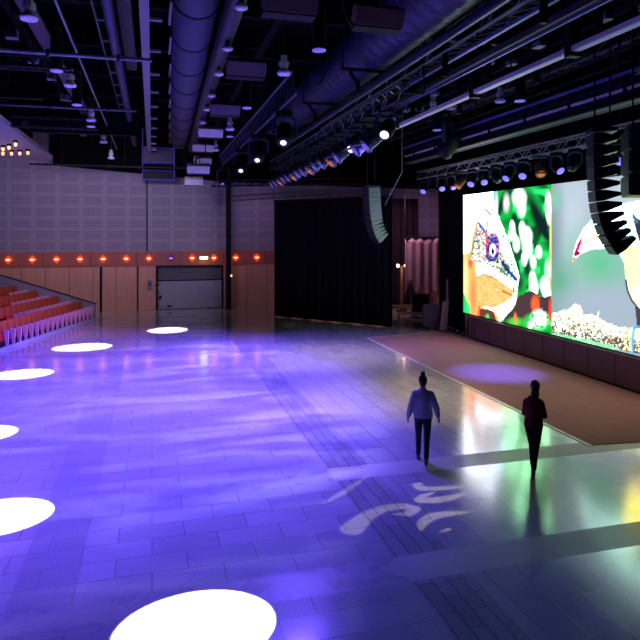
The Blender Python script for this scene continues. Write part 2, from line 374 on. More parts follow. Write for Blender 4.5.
# black bulkhead that hides the top of the back wall
struct('beam', MB().prism([(-5.2, 36.88, 10.6), (-5.2, 36.88, 8.15), (4.2, 36.88, 7.45), (20, 36.88, 7.2), (20, 36.88, 10.6)], (0, -.6, 0)), mat('bulkhead_black', (9, 9, 12), .8, spec=.04))
# pale gallery soffit at upper left with warm lamps
SOFF = mat('gallery_plaster', (200, 190, 205), .7)
struct('ceiling_gallery', MB().box((-9.6, 29.5, 8.52), (8.8, 14.8, .2)), SOFF)
area('gallery_wash', (-9.6, 29, 6.2), (-9.6, 30, 8.4), 5, 9, 55, (.55, .42, 1.))
gp = [(3, 152.5), (11.5, 152.5), (19.8, 152.3), (27.8, 151.8), (3, 148), (9, 146.5), (15.5, 143.2)]
for i, (px, py) in enumerate(gp):
    q = at(px, py, Z=8.3)
    o = thing('gallery_lamp', 'small warm lamp under the pale gallery ceiling, '+NTH[i % 4]+(' of the far row' if i < 4 else ' of the near row')+' from the left', 'gallery lamp', (q.x, q.y, 8.42), 0, 'warm lamps under the gallery ceiling')
    MB().cyl((0, 0, 0), (0, 0, -.1), .11, .09).build('socket', BLK, o); MB().ball((0, 0, -.17), (.07, .07, .1)).build('bulb', mat('gallery_bulb', (255, 190, 140), .3, emit=(255, 160, 100), estr=2.5), o)
# ------------------------------------------------------------------ LED screen
SX = 13.0
p0, p1 = at(464, 250, X=SX), at(552.3, 250, X=SX)
YL, YM = p0.y, p1.y; YR = YM-(YL-YM)
ZB, ZT = 1.0, 6.04
rng = np.random.RandomState(3)
def vnoise(x, y, s, seed=0):
    g = np.random.RandomState(seed).rand(64, 64); x = x*s; y = y*s
    xi = np.floor(x).astype(int); yi = np.floor(y).astype(int); fx = x-xi; fy = y-yi
    fx = fx*fx*(3-2*fx); fy = fy*fy*(3-2*fy); G = lambda a, b: g[a % 64, b % 64]
    return (G(xi, yi)*(1-fx)+G(xi+1, yi)*fx)*(1-fy)+(G(xi, yi+1)*(1-fx)+G(xi+1, yi+1)*fx)*fy
class Pic:
    """the picture the LED wall shows, drawn in the photograph's own outline coordinates"""
    def __init__(s, X, Y, base): s.X, s.Y = X, Y; s.C = np.zeros(X.shape+(3,)); s.C[:] = lin(base)
    def over(s, rgb, a):
        a = np.clip(a, 0, 1)[..., None]; s.C = s.C*(1-a)+np.array(lin(rgb))*a
    def poly(s, pts, wob=0., seed=1):
        X, Y = s.X, s.Y
        if wob: X = X+(vnoise(X, Y, .35, seed)-.5)*wob*2; Y = Y+(vnoise(X, Y, .35, seed+9)-.5)*wob*2
        ins = np.zeros(X.shape, bool); n = len(pts)
        for i in range(n):
            (x1, y1), (x2, y2) = pts[i], pts[(i+1) % n]
            c = ((y1 > Y) != (y2 > Y)) & (X < (x2-x1)*(Y-y1)/((y2-y1) or 1e-9)+x1); ins ^= c
        return ins.astype(float)
    def ell(s, cx, cy, rx, ry, soft=.25, sk=0.):
        d = np.hypot((s.X-cx-sk*(s.Y-cy))/rx, (s.Y-cy)/ry); return np.clip((1+soft-d)/(2*soft), 0, 1)
    def line(s, pts, w_, soft=.6):
        best = np.full(s.X.shape, 1e9)
        for (x1, y1), (x2, y2) in zip(pts[:-1], pts[1:]):
            dx, dy = x2-x1, y2-y1; t = np.clip(((s.X-x1)*dx+(s.Y-y1)*dy)/(dx*dx+dy*dy), 0, 1)
            best = np.minimum(best, np.hypot(s.X-x1-t*dx, s.Y-y1-t*dy))
        return np.clip((w_+soft-best)/(2*soft), 0, 1)
    def n(s, sc, seed): return vnoise(s.X, s.Y, sc, seed)
def proj(Y, Z):
    zc = SX*SN+Y*CS; xc = SX*CS-Y*SN
    return 320+F*xc/zc, HZ-F*(Z-CAMZ)/zc
def lizard(X, Y):
    p = Pic(X, Y, (4, 160, 56))
    p.over((0, 70, 25), (p.n(.09, 1)-.45)*4); p.over((40, 230, 110), (p.n(.13, 2)-.6)*4)
    p.over((4, 26, 22), p.ell(541, 222, 7, 32, .5, .45)); p.over((6, 40, 20), p.ell(502, 205, 3, 14, .5, -.3)); p.over((6, 40, 20), p.ell(515, 217, 3, 5, .5)); p.over((20, 40, 34), p.ell(528, 268, 4, 9, .5)); p.over((10, 60, 30), p.ell(520, 283, 4, 8, .6))
    for a in ((520, 198, 6.5, 9), (522, 207, 4, 9), (527, 236, 5.5, 9), (528, 247, 4.5, 10), (523, 229, 3, 7), (517, 244, 3.2, 7.5), (515, 237, 2, 5), (513, 228, 2.6, 7), (511, 236, 2, 5), (539.5, 252, 3, 6), (525, 259, 2.7, 6.5), (534, 262, 2.7, 6.5), (533.5, 280, 3.4, 8), (534.5, 288, 4.2, 8), (546, 286, 4.5, 9), (548, 294, 4, 7), (549.5, 208, 3.2, 15)):
        k_ = p.ell(*a, .32, .04); p.over((190, 240, 205), np.clip(k_*1.6, 0, 1)*.6); p.over((250, 246, 250), k_*np.clip(.6+p.n(.3, 31), 0, 1))
    p.over((235, 205, 225), p.ell(507, 203, 2.8, 8, .5)); p.over((190, 225, 215), p.ell(549, 270, 3.5, 10, .4)); p.over((250, 210, 120), p.ell(551.5, 245, 1., 40, .5))
    p.over((66, 46, 48), p.poly([(504, 324), (510, 311), (521, 295), (530, 290), (543, 297), (553, 296), (553, 317), (543, 310), (533, 312), (526, 322), (528, 332)], 1.5)); p.over((245, 90, 40), p.ell(536, 304, 4, 8, .4)); p.over((230, 60, 30), p.ell(551, 310, 1.6, 12, .4))
    p.over((20, 200, 70), p.ell(536, 324, 12, 10, .3)); p.over((240, 250, 245), p.ell(540, 319, 8, 9, .3)*(p.n(.5, 8) > .3)); p.over((230, 240, 240), p.ell(531, 325, 2.5, 4)); p.over((60, 200, 60), p.ell(516, 322, 7, 4, .5)); p.over((240, 120, 50), p.ell(516, 318, 1.5, 5, .5))
    # head, against a burnt-out white
    p.over((255, 252, 250), p.poly([(455, 185), (494, 185), (496, 205), (499, 216), (505, 230), (513, 252), (518, 268), (520, 276), (518, 292), (516, 304), (508, 315), (500, 322), (463, 325)], .6))
    p.over((200, 225, 250), p.ell(497, 205, 1.6, 12, .6)); p.over((120, 180, 240), p.ell(495, 196, 1.1, 6, .6))
    p.over((255, 170, 90), p.poly([(460, 254), (472, 252), (476, 262), (480, 300), (497, 306), (500, 322), (460, 325)], 1)); p.over((240, 90, 60), p.ell(471, 263, 2.2, 5, .5)); p.over((255, 215, 150), p.ell(466, 280, 2.6, 22, .6)); p.over((250, 130, 80), p.ell(474, 295, 2.5, 18, .6))
    p.over((20, 200, 90), p.poly([(460, 290), (465, 294), (472, 316), (460, 316)])); p.over((60, 230, 140), p.ell(469, 308, 1.6, 6, .6))
    ch = p.poly([(471, 258), (474, 240), (478, 226), (484, 226), (495, 238), (504, 255), (517, 277), (514, 282), (497, 270), (485, 262), (476, 266)], .8)
    p.over((240, 225, 190), ch); k = p.n(.75, 4)
    q_ = lambda sc, sd: vnoise(X*.8+Y*.6, (Y*.8-X*.6)*.45, sc, sd)
    p.over((40, 150, 90), ch*np.clip((q_(.9, 5)-.5)*6, 0, 1)); p.over((240, 150, 80), ch*np.clip((k-.6)*8, 0, 1)); p.over((30, 70, 160), ch*np.clip((q_(1.3, 6)-.62)*8, 0, 1)); p.over((20, 50, 50), ch*np.clip((q_(1.5, 7)-.68)*9, 0, 1)); p.over((255, 255, 255), ch*np.clip((p.n(.9, 11)-.68)*9, 0, 1))
    p.over((250, 140, 60), p.line([(478, 222), (474, 238), (471.5, 256)], .9)); p.over((20, 150, 70), p.line([(474.5, 240), (472.5, 254)], .7))
    wh = p.poly([(496, 232), (505, 234), (517, 268), (519, 278), (508, 262)], .8); p.over((240, 246, 255), wh); p.over((40, 120, 210), wh*(p.n(.7, 12) > .7))
    e = p.ell(493.5, 247, 6.8, 14, .12, -.05); p.over((70, 100, 190), e); p.over((20, 30, 110), e*(p.n(.55, 13) > .5)); p.over((210, 120, 140), e*(p.n(.6, 14) > .72)); p.over((250, 250, 255), p.ell(493.5, 250, 3, 6, .3)); p.over((10, 20, 60), p.ell(493.5, 251, 1.7, 3.6, .3)); p.over((255, 255, 255), p.ell(494.6, 248, .8, 1.4, .3)); p.over((14, 40, 120), p.line([(487, 256), (490, 260), (495, 260.5), (499, 254)], 1.1)); p.over((200, 30, 90), p.line([(487.3, 230), (487, 250)], .7))
    p.over((20, 70, 190), p.line([(479.5, 223), (485, 231)], 1.1)); p.over((40, 130, 240), p.line([(486.5, 209.5), (491.5, 215)], 1.)); p.over((30, 60, 170), p.line([(488, 222), (487.6, 231)], .7))
    p.over((10, 50, 70), p.line([(503, 262), (509, 271), (516.5, 279)], 1.7)); p.over((20, 60, 160), p.line([(510, 272), (517, 280)], 1.2)); p.over((30, 130, 80), p.line([(497, 266), (508, 275)], .8))
    p.over((255, 252, 248), p.poly([(476, 267), (480, 263), (486, 262.5), (497, 272), (515, 286), (514, 290), (500, 283), (486, 274), (477, 276)], .5))
    jw = p.poly([(477, 277), (484, 273), (494, 276), (505, 284), (514, 290), (513, 296), (505, 303), (497, 307), (485, 307), (480, 303), (477, 290)], .7)
    p.over((250, 176, 100), jw); p.over((240, 146, 86), jw*np.clip((p.n(.8, 15)-.5)*3, 0, .8)); p.over((255, 206, 140), jw*np.clip((p.n(1.3, 16)-.6)*4, 0, .8)); p.over((235, 110, 80), p.line([(478, 277), (484, 273), (490, 276), (498, 279)], 1.)*jw); p.over((190, 60, 40), p.line([(503, 291), (512, 295)], .8)); p.over((30, 130, 60), p.line([(514, 288), (515, 292)], .9))
    p.over((90, 52, 44), p.poly([(479, 308), (494, 311), (497, 321), (478, 318)], .6)); p.over((60, 200, 90), p.ell(488, 317, 2, 3, .4)); p.over((240, 100, 60), p.line([(480, 306), (479, 318)], .8))
    p.over((255, 250, 245), p.poly([(483, 307), (497, 308), (508, 301), (515, 294), (515, 303), (507, 313), (500, 318), (496, 312)], .5))
    return p.C
def toucan(X, Y):
    p = Pic(X, Y, (146, 156, 168))
    p.over((168, 176, 186), p.ell(575, 215, 16, 50, .8)); p.over((112, 128, 136), p.ell(553, 250, 8, 60, .8)); p.over((96, 168, 132), p.ell(600, 262, 26, 28, .8)); p.over((88, 150, 120), p.ell(560, 285, 12, 18, .9)); p.over((150, 156, 172), p.ell(600, 300, 30, 12, .9)); p.over((120, 170, 150), p.ell(556, 200, 6, 8, .8)); p.over((168, 176, 186), p.ell(640, 195, 40, 14, .6))
    body = p.poly([(618, 250), (625, 262), (626.5, 275), (627.5, 286), (631, 298), (636, 306), (641, 310), (662, 320), (740, 330), (740, 190), (664, 196), (650, 200), (632, 202), (610, 207)]); p.over((255, 253, 250), body)
    p.over((255, 215, 180), p.ell(640, 300, 9, 9, .8)*body); p.over((30, 28, 34), p.line([(627, 280), (628.5, 290), (632.5, 300), (638, 307), (644, 313)], 1.)); p.over((60, 60, 66), p.poly([(636, 306), (642, 311), (644, 330), (638, 327)]))
    p.over((40, 46, 66), p.poly([(624, 209), (630, 208.5), (638, 218), (650, 226), (690, 236), (740, 240), (740, 320), (690, 312), (660, 290), (646, 262), (640, 242), (634, 219)], .6)); p.over((90, 104, 130), p.ell(636, 219, 5, 4, .5)*p.poly([(624, 209), (630, 208.5), (640, 222), (640, 240), (634, 219)]))
    bk = p.poly([(573.3, 263), (574.3, 252), (578, 240), (584, 229), (592, 220), (602, 213), (614, 206), (634, 204), (630, 250), (618, 251), (606, 248.5), (592, 249.5), (582, 253.5), (577, 258)]); p.over((255, 253, 248), bk)
    p.over((225, 222, 235), bk*p.ell(598, 246, 16, 5, .6)); p.over((240, 20, 100), p.poly([(574, 256), (578, 244), (583, 236), (582.5, 243), (579, 251), (582.5, 253), (577, 257)], .4)); p.over((120, 6, 50), p.ell(578, 253, 2.5, 2, .4)); p.over((255, 130, 70), p.poly([(573.3, 263.5), (574, 257), (577, 257), (575.5, 261)]))
    p.over((250, 165, 60), p.line([(583, 244), (590, 240), (598, 236)], .8)); p.over((240, 160, 60), p.line([(598, 236), (601, 238)], 1.2))
    for i in range(5): p.over((120, 190, 220), p.line([(586+3.2*i, 243-1.3*i), (587.3+3.2*i, 247-1.3*i)], .45, .4))
    lg = p.poly([(545, 317), (552, 314), (561, 311), (571, 308), (577.5, 303), (582, 307), (584, 313), (600, 318), (614, 325), (624, 328), (634, 326), (650, 330), (740, 350), (740, 400), (640, 354), (553, 333), (545, 331)], 1.2)
    p.over((250, 240, 214), lg); dd = Y-316-.25*(X-560)
    p.over((196, 170, 110), lg*np.clip((p.n(.7, 23)-.55)*5, 0, .9)); p.over((110, 80, 56), lg*np.clip((p.n(.6, 21)*.6+p.n(1.3, 26)*.4+.016*dd-.62)*7, 0, 1)); p.over((56, 34, 30), lg*np.clip((p.n(.8, 22)*.6+p.n(1.5, 27)*.4+.016*dd-.72)*8, 0, 1)); p.over((255, 255, 248), lg*np.clip((p.n(1.1, 24)-.7)*8, 0, 1))
    gr = p.poly([(545, 333), (562, 334), (575, 337), (592, 340), (606, 344), (622, 349), (606, 350), (560, 339), (545, 336)], .5); p.over((120, 205, 140), gr); p.over((170, 230, 185), gr*(p.n(.4, 25) > .55))
    p.over((250, 238, 200), p.line([(598, 318), (599.5, 312)], .7)); p.over((255, 250, 235), p.line([(580, 333), (580, 338)], 1.4)); p.over((90, 60, 40), p.line([(602, 334), (616, 345)], .6))
    p.over((60, 150, 220), p.line([(641, 327), (635, 327), (633, 338), (633.5, 353)], 1.5)); p.over((170, 225, 250), p.line([(634, 328), (632.2, 340), (632.6, 352)], .5)); p.over((60, 150, 220), p.line([(652, 330), (650, 352)], 1.5))
    return p.C
def led_mat():
    m = bpy.data.materials.new('led_picture'); m.use_nodes = True; nt = m.node_tree; b = nt.nodes['Principled BSDF']
    a = nt.nodes.new('ShaderNodeAttribute'); a.attribute_name = 'picture'
    b.inputs['Base Color'].default_value = (.01, .01, .01, 1); b.inputs['Roughness'].default_value = .5
    nt.links.new(a.outputs['Color'], b.inputs['Emission Color']); b.inputs['Emission Strength'].default_value = 1.6
    return m
LED = led_mat()
screen = thing('led_screen', 'huge bright LED wall showing a lizard head and a toucan', 'screen', (SX, (YL+YR)/2, 0))
def panel(ya, yb, fn, name, label):
    nu, nv = 230, 210
    ys = np.linspace(ya, yb, nu+1); zs = np.linspace(ZB, ZT, nv+1)
    yy, zz = np.meshgrid(ys, zs); PX, PY = proj(yy, zz); C = fn(PX, PY)
    verts = np.stack([np.full(yy.shape, -.03), yy-(YL+YR)/2, zz], -1).reshape(-1, 3)
    idx = np.arange((nu+1)*(nv+1)).reshape(nv+1, nu+1)
    faces = np.stack([idx[:-1, :-1], idx[:-1, 1:], idx[1:, 1:], idx[1:, :-1]], -1).reshape(-1, 4)
    me = bpy.data.meshes.new(name); me.from_pydata(verts.tolist(), [], faces.tolist())
    w_ = np.clip((C.min(-1)-.55)/.35, 0, 1)[..., None]; C = C*(1+2.6*w_)
    if fn is lizard: tint = np.where((PX > 504)[..., None], (.5, 1.25, .6), (.8, .95, 1.1))
    else: tint = np.where(((PX > 624) & (PY > 246))[..., None], (.9, .75, .12), (.4, .72, .62))
    C = np.where(w_ > 0, C*(1-w_)+C*w_*tint, C); C[..., 0] *= np.where(PX < 500, 1.1, .92)
    at_ = me.color_attributes.new('picture', 'FLOAT_COLOR', 'POINT')
    at_.data.foreach_set('color', np.concatenate([C.reshape(-1, 3), np.ones((len(verts), 1))], 1).ravel().astype(np.float32))
    me.materials.append(LED); o = bpy.data.objects.new(name, me); COL.objects.link(o); o.parent = screen; o['label'] = label
    return o
panel(YL, YM, lizard, 'display', 'left half of the screen with a lizard head'); panel(YM, YR, toucan, 'display', 'right half of the screen with a toucan on a branch')
MB().box((.13, 0, (ZB+ZT)/2), (.28, YL-YR+.04, ZT-ZB+.04)).build('cabinet_frame', BLK, screen)
SK = wood_mat('skirt_veneer', (74, 56, 54), .9, 0.)
# plinth under the screen with a rounded far corner
def plinth():
    pts = [(SX-.16, YR-1.), (SX-.16, YL-.9)]
    for i in range(1, 7):
        a = math.pi/2*i/6; pts.append((SX-.16+.75*(1-math.cos(a)), YL-.9+.75*math.sin(a)))
    pts += [(SX+1.6, YL-.15), (SX+1.6, YR-1.)]
    return MB().prism([(x, y, .0) for x, y in pts], (0, 0, ZB-.05))
o = thing('screen_plinth', 'long dark brown plinth with a rounded end under the LED wall', 'plinth')
plinth().build('body', mat('plinth_veneer', (122, 98, 92), .55, var=.2, scale=3.), o)
for i in range(11): MB().box((SX-.165, YL-1.2-1.15*i, .47), (.012, .008, .9)).build('seam', mat('seam_brown', (52, 40, 40), .7), o)
MB().box((SX-.14, (YL+YR)/2-.9, .03), (.1, YL-YR+.2, .06)).build('kickboard', BLK, o)
# carpet
CX0 = 8.78; CY0 = 10.9; CY1 = 24.55
def carpet_mat():
    m = bpy.data.materials.new('taupe_carpet'); m.use_nodes = True; nt = m.node_tree; b = nt.nodes['Principled BSDF']; L = nt.links.new
    tc = nt.nodes.new('ShaderNodeTexCoord'); sp = nt.nodes.new('ShaderNodeSeparateXYZ'); L(tc.outputs['Object'], sp.inputs[0])
    n = NOISE(nt, tc.outputs['Object'], 60, 3); n2 = NOISE(nt, VEC(nt, M(nt, 'MULTIPLY', sp.outputs[0], 8.), sp.outputs[1]), .8, 3)
    c = nt.nodes.new('ShaderNodeMixRGB'); L(M(nt, 'ADD', M(nt, 'MULTIPLY', n, .5), M(nt, 'MULTIPLY', n2, .5)), c.inputs[0])
    c.inputs[1].default_value = (*lin((128, 88, 88)), 1); c.inputs[2].default_value = (*lin((168, 122, 120)), 1)
    s_ = M(nt, 'LESS_THAN', M(nt, 'FLOORED_MODULO', M(nt, 'SUBTRACT', sp.outputs[0], 8.8), 2.), .03)
    k = nt.nodes.new('ShaderNodeMixRGB'); L(M(nt, 'MULTIPLY', s_, .35), k.inputs[0]); L(c.outputs[0], k.inputs[1]); k.inputs[2].default_value = (.3, .26, .24, 1)
    L(k.outputs[0], b.inputs['Base Color']); b.inputs['Roughness'].default_value = .9; b.inputs['Specular IOR Level'].default_value = .1
    return m
tag(MB().prism([(CX0, CY1, .002), (CX0, CY0, .002), (SX-.18, 10.55, .002), (SX-.18, CY1+.9, .002)], (0, 0, .012)).build('stage_carpet', carpet_mat()), 'taupe carpet lying on the stone floor in front of the LED wall', 'carpet')
o = tag(MB().box((CX0-.06, (CY0+CY1)/2, .006), (.1, CY1-CY0+.1, .01)).build('trim_4', mat('pale_edge', (190, 180, 170), .35)), kind='structure')
m = MB().bar((CX0, CY1+.06, .006), (SX-.18, CY1+.96, .006), .1, .01); tag(m.build('trim_5', MATS['pale_edge']), kind='structure')
# ------------------------------------------------------------------ drapes
VEL = mat('black_velvet', (15, 15, 22), .9, spec=.1, var=.3, scale=3.)
def drape(name, label, cat, p, q, z0, z1, fold, amp, m, seed=0, ragged=None, group=None):
    p, q = Vector(p), Vector(q); d = q-p; L_ = d.length; nrm = Vector((-d.y, d.x))/L_; r = random.Random(seed)
    nu = max(24, int(L_/fold*8)); nv = 10; b = bmesh.new(); rows = []
    ph = [r.uniform(-.5, .5) for _ in range(nu+1)]
    for j in range(nv+1):
        v = j/nv; row = []
        for i in range(nu+1):
            u = i/nu
            a = amp*(math.sin(u*L_/fold*math.tau)+.5*math.sin(u*L_/fold*2.3+1.7))*(.6+.4*(1-v))
            bot = z0 + (ragged(u) if ragged else .02*math.sin(u*37))
            z = bot+(z1-bot)*v
            xy = p+d*u+nrm*a; row.append(b.verts.new((xy.x, xy.y, z)))
        rows.append(row)
    for A, B in zip(rows[:-1], rows[1:]):
        for i in range(nu): b.faces.new((A[i], A[i+1], B[i+1], B[i]))
    k = MB(); k.b.free(); k.b = b
    o = thing(name, label, cat, (0, 0, 0), 0, group)
    c = k.build('cloth', m, o, True); s_ = c.modifiers.new('thickness', 'SOLIDIFY'); s_.thickness = .02
    MB().cyl((p.x, p.y, z1+.02), (q.x, q.y, z1+.02), .05).build('rail', DRK, o)
    g = MB(); n = max(2, int(L_/2.5)+1)
    for i in range(n):
        c_ = p+d*(i/(n-1)); g.cyl((c_.x, c_.y, z1), (c_.x, c_.y, 10.597), .015, n=6)
    g.build('hanger', DRK, o)
    return o
ca, cb = at(274, 316.5, Z=0), at(392.5, 327.5, Z=0)
drape('stage_curtain', 'wide black pleated curtain hanging across the far right of the hall', 'curtain', (ca.x, ca.y), (cb.x, cb.y), .03, 6.1, .42, .07, VEL, 1)
d0, d1 = at(439, 322, Y=28.2), at(463.5, 330, Y=24.35)
drape('side_curtain', 'narrow black curtain beside the left edge of the LED wall', 'curtain', (d0.x, d0.y), (d1.x+.12, d1.y), .03, 7.0, .4, .05, VEL, 2)
drape('backing_curtain', 'dark backstage curtain behind the stand with two bulbs', 'curtain', (at(388, 300, Y=34.2).x, 34.2), (at(418, 300, Y=34.2).x, 34.2), .03, 6.4, .4, .05, mat('plum_velvet', (34, 24, 38), .9, spec=.1), 3)
drape('masking_curtain', 'long black curtain hanging high above and behind the LED wall', 'curtain', (SX+.75, YL+.2), (SX+.75, YR-3), .98, 9.0, .5, .06, VEL, 4)
PINK = mat('pink_cloth', (212, 164, 184), .85, spec=.1)
c0, c1 = at(405, 300, Y=31.5), at(438.5, 300, Y=31.5)
def rag(u): return .0+.55*abs(math.sin(u*9.5))+.35*math.sin(u*5+1)
drape('hanging_cloth', 'ragged pinkish cloth hanging backstage behind the black curtain', 'cloth', (c0.x, 31.5), (c1.x, 31.5), .75, at(420, 238, Y=31.5).z, .5, .03, PINK, 5, rag)
# ------------------------------------------------------------------ backstage gear
WOODB = mat('worn_wood', (150, 96, 58), .55, var=.3)
p = at(401.5, 326, Z=0)
o = thing('lamp_stand', 'brown stand with two glowing bulbs on a crossbar behind the curtain edge', 'lamp', (p.x, 32.6, 0)); o.location = (at(401.5, 300, Y=32.6).x, 32.6, 0)
zt = at(401, 266, Y=32.6).z
MB().box((0, 0, zt/2), (.15, .12, zt)).build('post', mat('brown_post', (104, 70, 54), .6), o); MB().box((0, 0, .02), (.5, .4, .04)).build('base', DRK, o)
MB().cyl((-.3, 0, zt), (.3, 0, zt-.03), .025).build('crossbar', DRK, o)
for s_ in (-.24, .22): MB().ball((s_, -.07, zt+.02), (.09, .09, .1)).build('bulb', WARMB, o)
l = bpy.data.lights.new('bulb_glow', 'POINT'); l.energy = 18; l.color = (1, .6, .4); l.shadow_soft_size = .15
g = bpy.data.objects.new('bulb_glow', l); COL.objects.link(g); g.location = o.location+Vector((0, -.6, zt-.2))
def table(label, px, py, w_, d_, h_, m):
    p = at(px, py, Z=0); o = thing('work_table', label, 'table', (p.x, p.y, 0), -.35)
    MB().box((0, 0, h_-.025), (w_, d_, .05), bev=.008).build('tabletop', m, o)
    for a in (-1, 1):
        for b_ in (-1, 1): MB().cyl((a*(w_/2-.06), b_*(d_/2-.06), 0), (a*(w_/2-.06), b_*(d_/2-.06), h_-.05), .022).build('leg', PALE, o)
    MB().bar((-w_/2+.06, 0, .22), (w_/2-.06, 0, .22), .03, .03).build('stretcher', DRK, o)
    return o
table('low wooden table with pale legs standing backstage beside the curtain edge', 401, 325, 1.1, .6, .95, WOODB)
table('long low wooden bench table farther right backstage under the pink cloth', 417, 323, 1.9, .6, .5, WOODB)
def flight(label, px, py, w_, d_, h_, m, nm='flight_case', cat='case', rz=-.3):
    p = at(px, py, Z=0); o = thing(nm, label, cat, (p.x, p.y, 0), rz)
    MB().box((0, 0, .12+h_/2), (w_, d_, h_), bev=.02).build('body', m, o)
    MB().box((0, 0, .12+h_*.62), (w_+.015, d_+.015, .03)).build('band', STEEL, o)
    for a in (-1, 1):
        for b_ in (-1, 1): MB().cyl((a*(w_/2-.1)-.025, b_*(d_/2-.1), .06), (a*(w_/2-.1)+.025, b_*(d_/2-.1), .06), .06).build('caster', BLK, o)
    MB().box((0, -d_/2-.02, .12+h_*.4), (.3, .04, .12)).build('handle', STEEL, o)
flight('tall black equipment case with violet panel standing backstage below the pink cloth', 431.5, 329, .75, .6, 1.0, mat('case_violet', (70, 56, 92), .5))
flight('dark squat equipment case behind the wooden tables', 420, 317, .9, .6, 1.1, BLK)
o = thing('leaning_board', 'pinkish narrow board leaning against the black side curtain', 'board', at(443, 331, Z=0))
MB().prism([(-.18, 0, 0), (.18, .0, 0), (.34, .1, 1.35), (.30, .104, 1.4), (.32, .17, 2.3), (.24, .17, 2.3), (.2, .1, 1.35), (.02, .096, 1.3)], (.0, -.04, .02)).build('board', mat('pink_board', (190, 150, 172), .6), o)
MB().box((0, -.05, .02), (.5, .2, .04)).build('foot', BLK, o)
# ------------------------------------------------------------------ bleachers and seats, left
E0 = Vector((-2.84, 33.4, 0)); D = Vector((.303, .953, 0)).normalized(); N = Vector((-D.y, D.x, 0))
RZ = math.atan2(D.y, D.x)-math.pi/2     # local y runs along the row, local -x away from the hall floor
bl = thing('bleacher', 'stepped grey seating stand at the left wall with sloping end wall', 'seating stand', E0, RZ)
TIER = mat('tier_carpet', (88, 60, 74), .85); ENDW = mat('end_wall_grey', (150, 146, 162), .6); KICK = mat('kick_grey', (160, 152, 176), .55)
tz = [.10+.27*i for i in range(5)]
for i in range(5):
    x1 = 0 if i == 0 else -(1.15+1.1*(i-1))
    x2 = -(1.15+1.1*i) if i < 4 else -6.2
    MB().box(((x1+x2)/2, -6.06, tz[i]/2), (x1-x2, 12.0, tz[i])).build('tier', TIER, bl)
MB().box((.02, -6.06, .07), (.05, 12.0, .14)).build('kickboard', KICK, bl)
MB().prism([(.06, 0, 0), (.06, 0, .8), (-5.8, 0, 2.52), (-5.8, 0, 0)], (0, .12, 0)).build('end_wall', ENDW, bl)
MB().prism([(.07, -.01, .8), (.07, -.01, .84), (-5.8, -.01, 2.56), (-5.8, -.01, 2.52)], (0, .14, 0)).build('coping', DRK, bl)
REDS = mat('red_seat_cloth', (172, 50, 42), .8, var=.3, scale=9., spec=.1); REDB = mat('orange_red_back', (168, 76, 44), .75, var=.3, scale=7.)
ARM = mat('pale_arm_panel', (226, 176, 206), .5)
def seat_proto(label):
    o = thing('theatre_seat', label, 'seat', (0, 0, 0), RZ, 'red folding seats on the stand')
    MB().box((-.60, 0, .64), (.09, .41, .46), Matrix.Rotation(-.12, 3, 'Y'), bev=.02).build('backrest', REDB, o)
    MB().box((-.28, 0, .36), (.1, .40, .40), Matrix.Rotation(-.14, 3, 'Y'), bev=.025).build('seat_pad', REDS, o)
    MB().prism([(-.13, .195, .0), (-.04, .195, .0), (.0, .195, .6), (-.21, .195, .6)], (0, .05, 0)).build('arm_panel', ARM, o)
    MB().box((-.34, 0, .1), (.34, .3, .2)).build('pedestal', DRK, o)
    return o
counts = [18, 12, 8, 4]; rows = ['front row', 'second row', 'third row', 'top visible row']
first = None
for i, n in enumerate(counts):
    for j in range(n):
        loc = E0 + N*(.02+(0 if i == 0 else .42+1.1*i-.35)) - D*(.30+.46*j); loc.z = tz[i]+.004
        lab = 'red folding theatre seat in the %s, %s from the far end wall' % (rows[i], NTH[j])
        if first is None: first = seat_proto(lab); first.location = loc
        else: dup(first, loc, lab)
# ------------------------------------------------------------------ overhead gear
TOP = 10.597
def RX(ratio, dz): return ratio*dz*CS
def rods(root, pts, r=.018, m=None, name='hanger'):
    """suspension rods up to the ceiling, in the thing's own coordinates (root has no rotation)"""
    for p in pts: MB().cyl(p, (p[0], p[1], TOP-root.location.z), r, n=6).build(name, m or DRK, root)
# dark grid of ceiling beams
BEAM = mat('ceiling_beam', (16, 16, 21), .6, spec=.04)
for y in (5, 8.5, 12, 15.5, 19, 22.5, 26, 29.5, 33): struct('ceiling_beam', MB().box((1, y, 10.2), (44, .22, .8)), BEAM)
for x in (-9.5, -6.4, -3.2, 3.0, 8.2, 11.6): struct('ceiling_beam', MB().box((x, 16, 9.72), (.2, 44, .3)), BEAM)
def run(name, label, cat, x, z, y0, y1, w_, h_, m, round_=False, hang=4, x2=None, group=None, part='body'):
    """something long hung along the hall"""
    x2 = x if x2 is None else x2
    o = thing(name, label, cat, (x, y0, z), 0, group); k = MB(); q = (x2-x, y1-y0, 0)
    (k.cyl((0, 0, 0), q, w_/2, n=20) if round_ else k.bar((0, 0, 0), q, w_, h_)).build(part, m, o, round_)
    if not hang: return o
    n = max(2, int((y1-y0)/hang)+1)
    rods(o, [(q[0]*(i+.3)/n, (y1-y0)*(i+.3)/n, h_/2*.9) for i in range(n)])
    return o
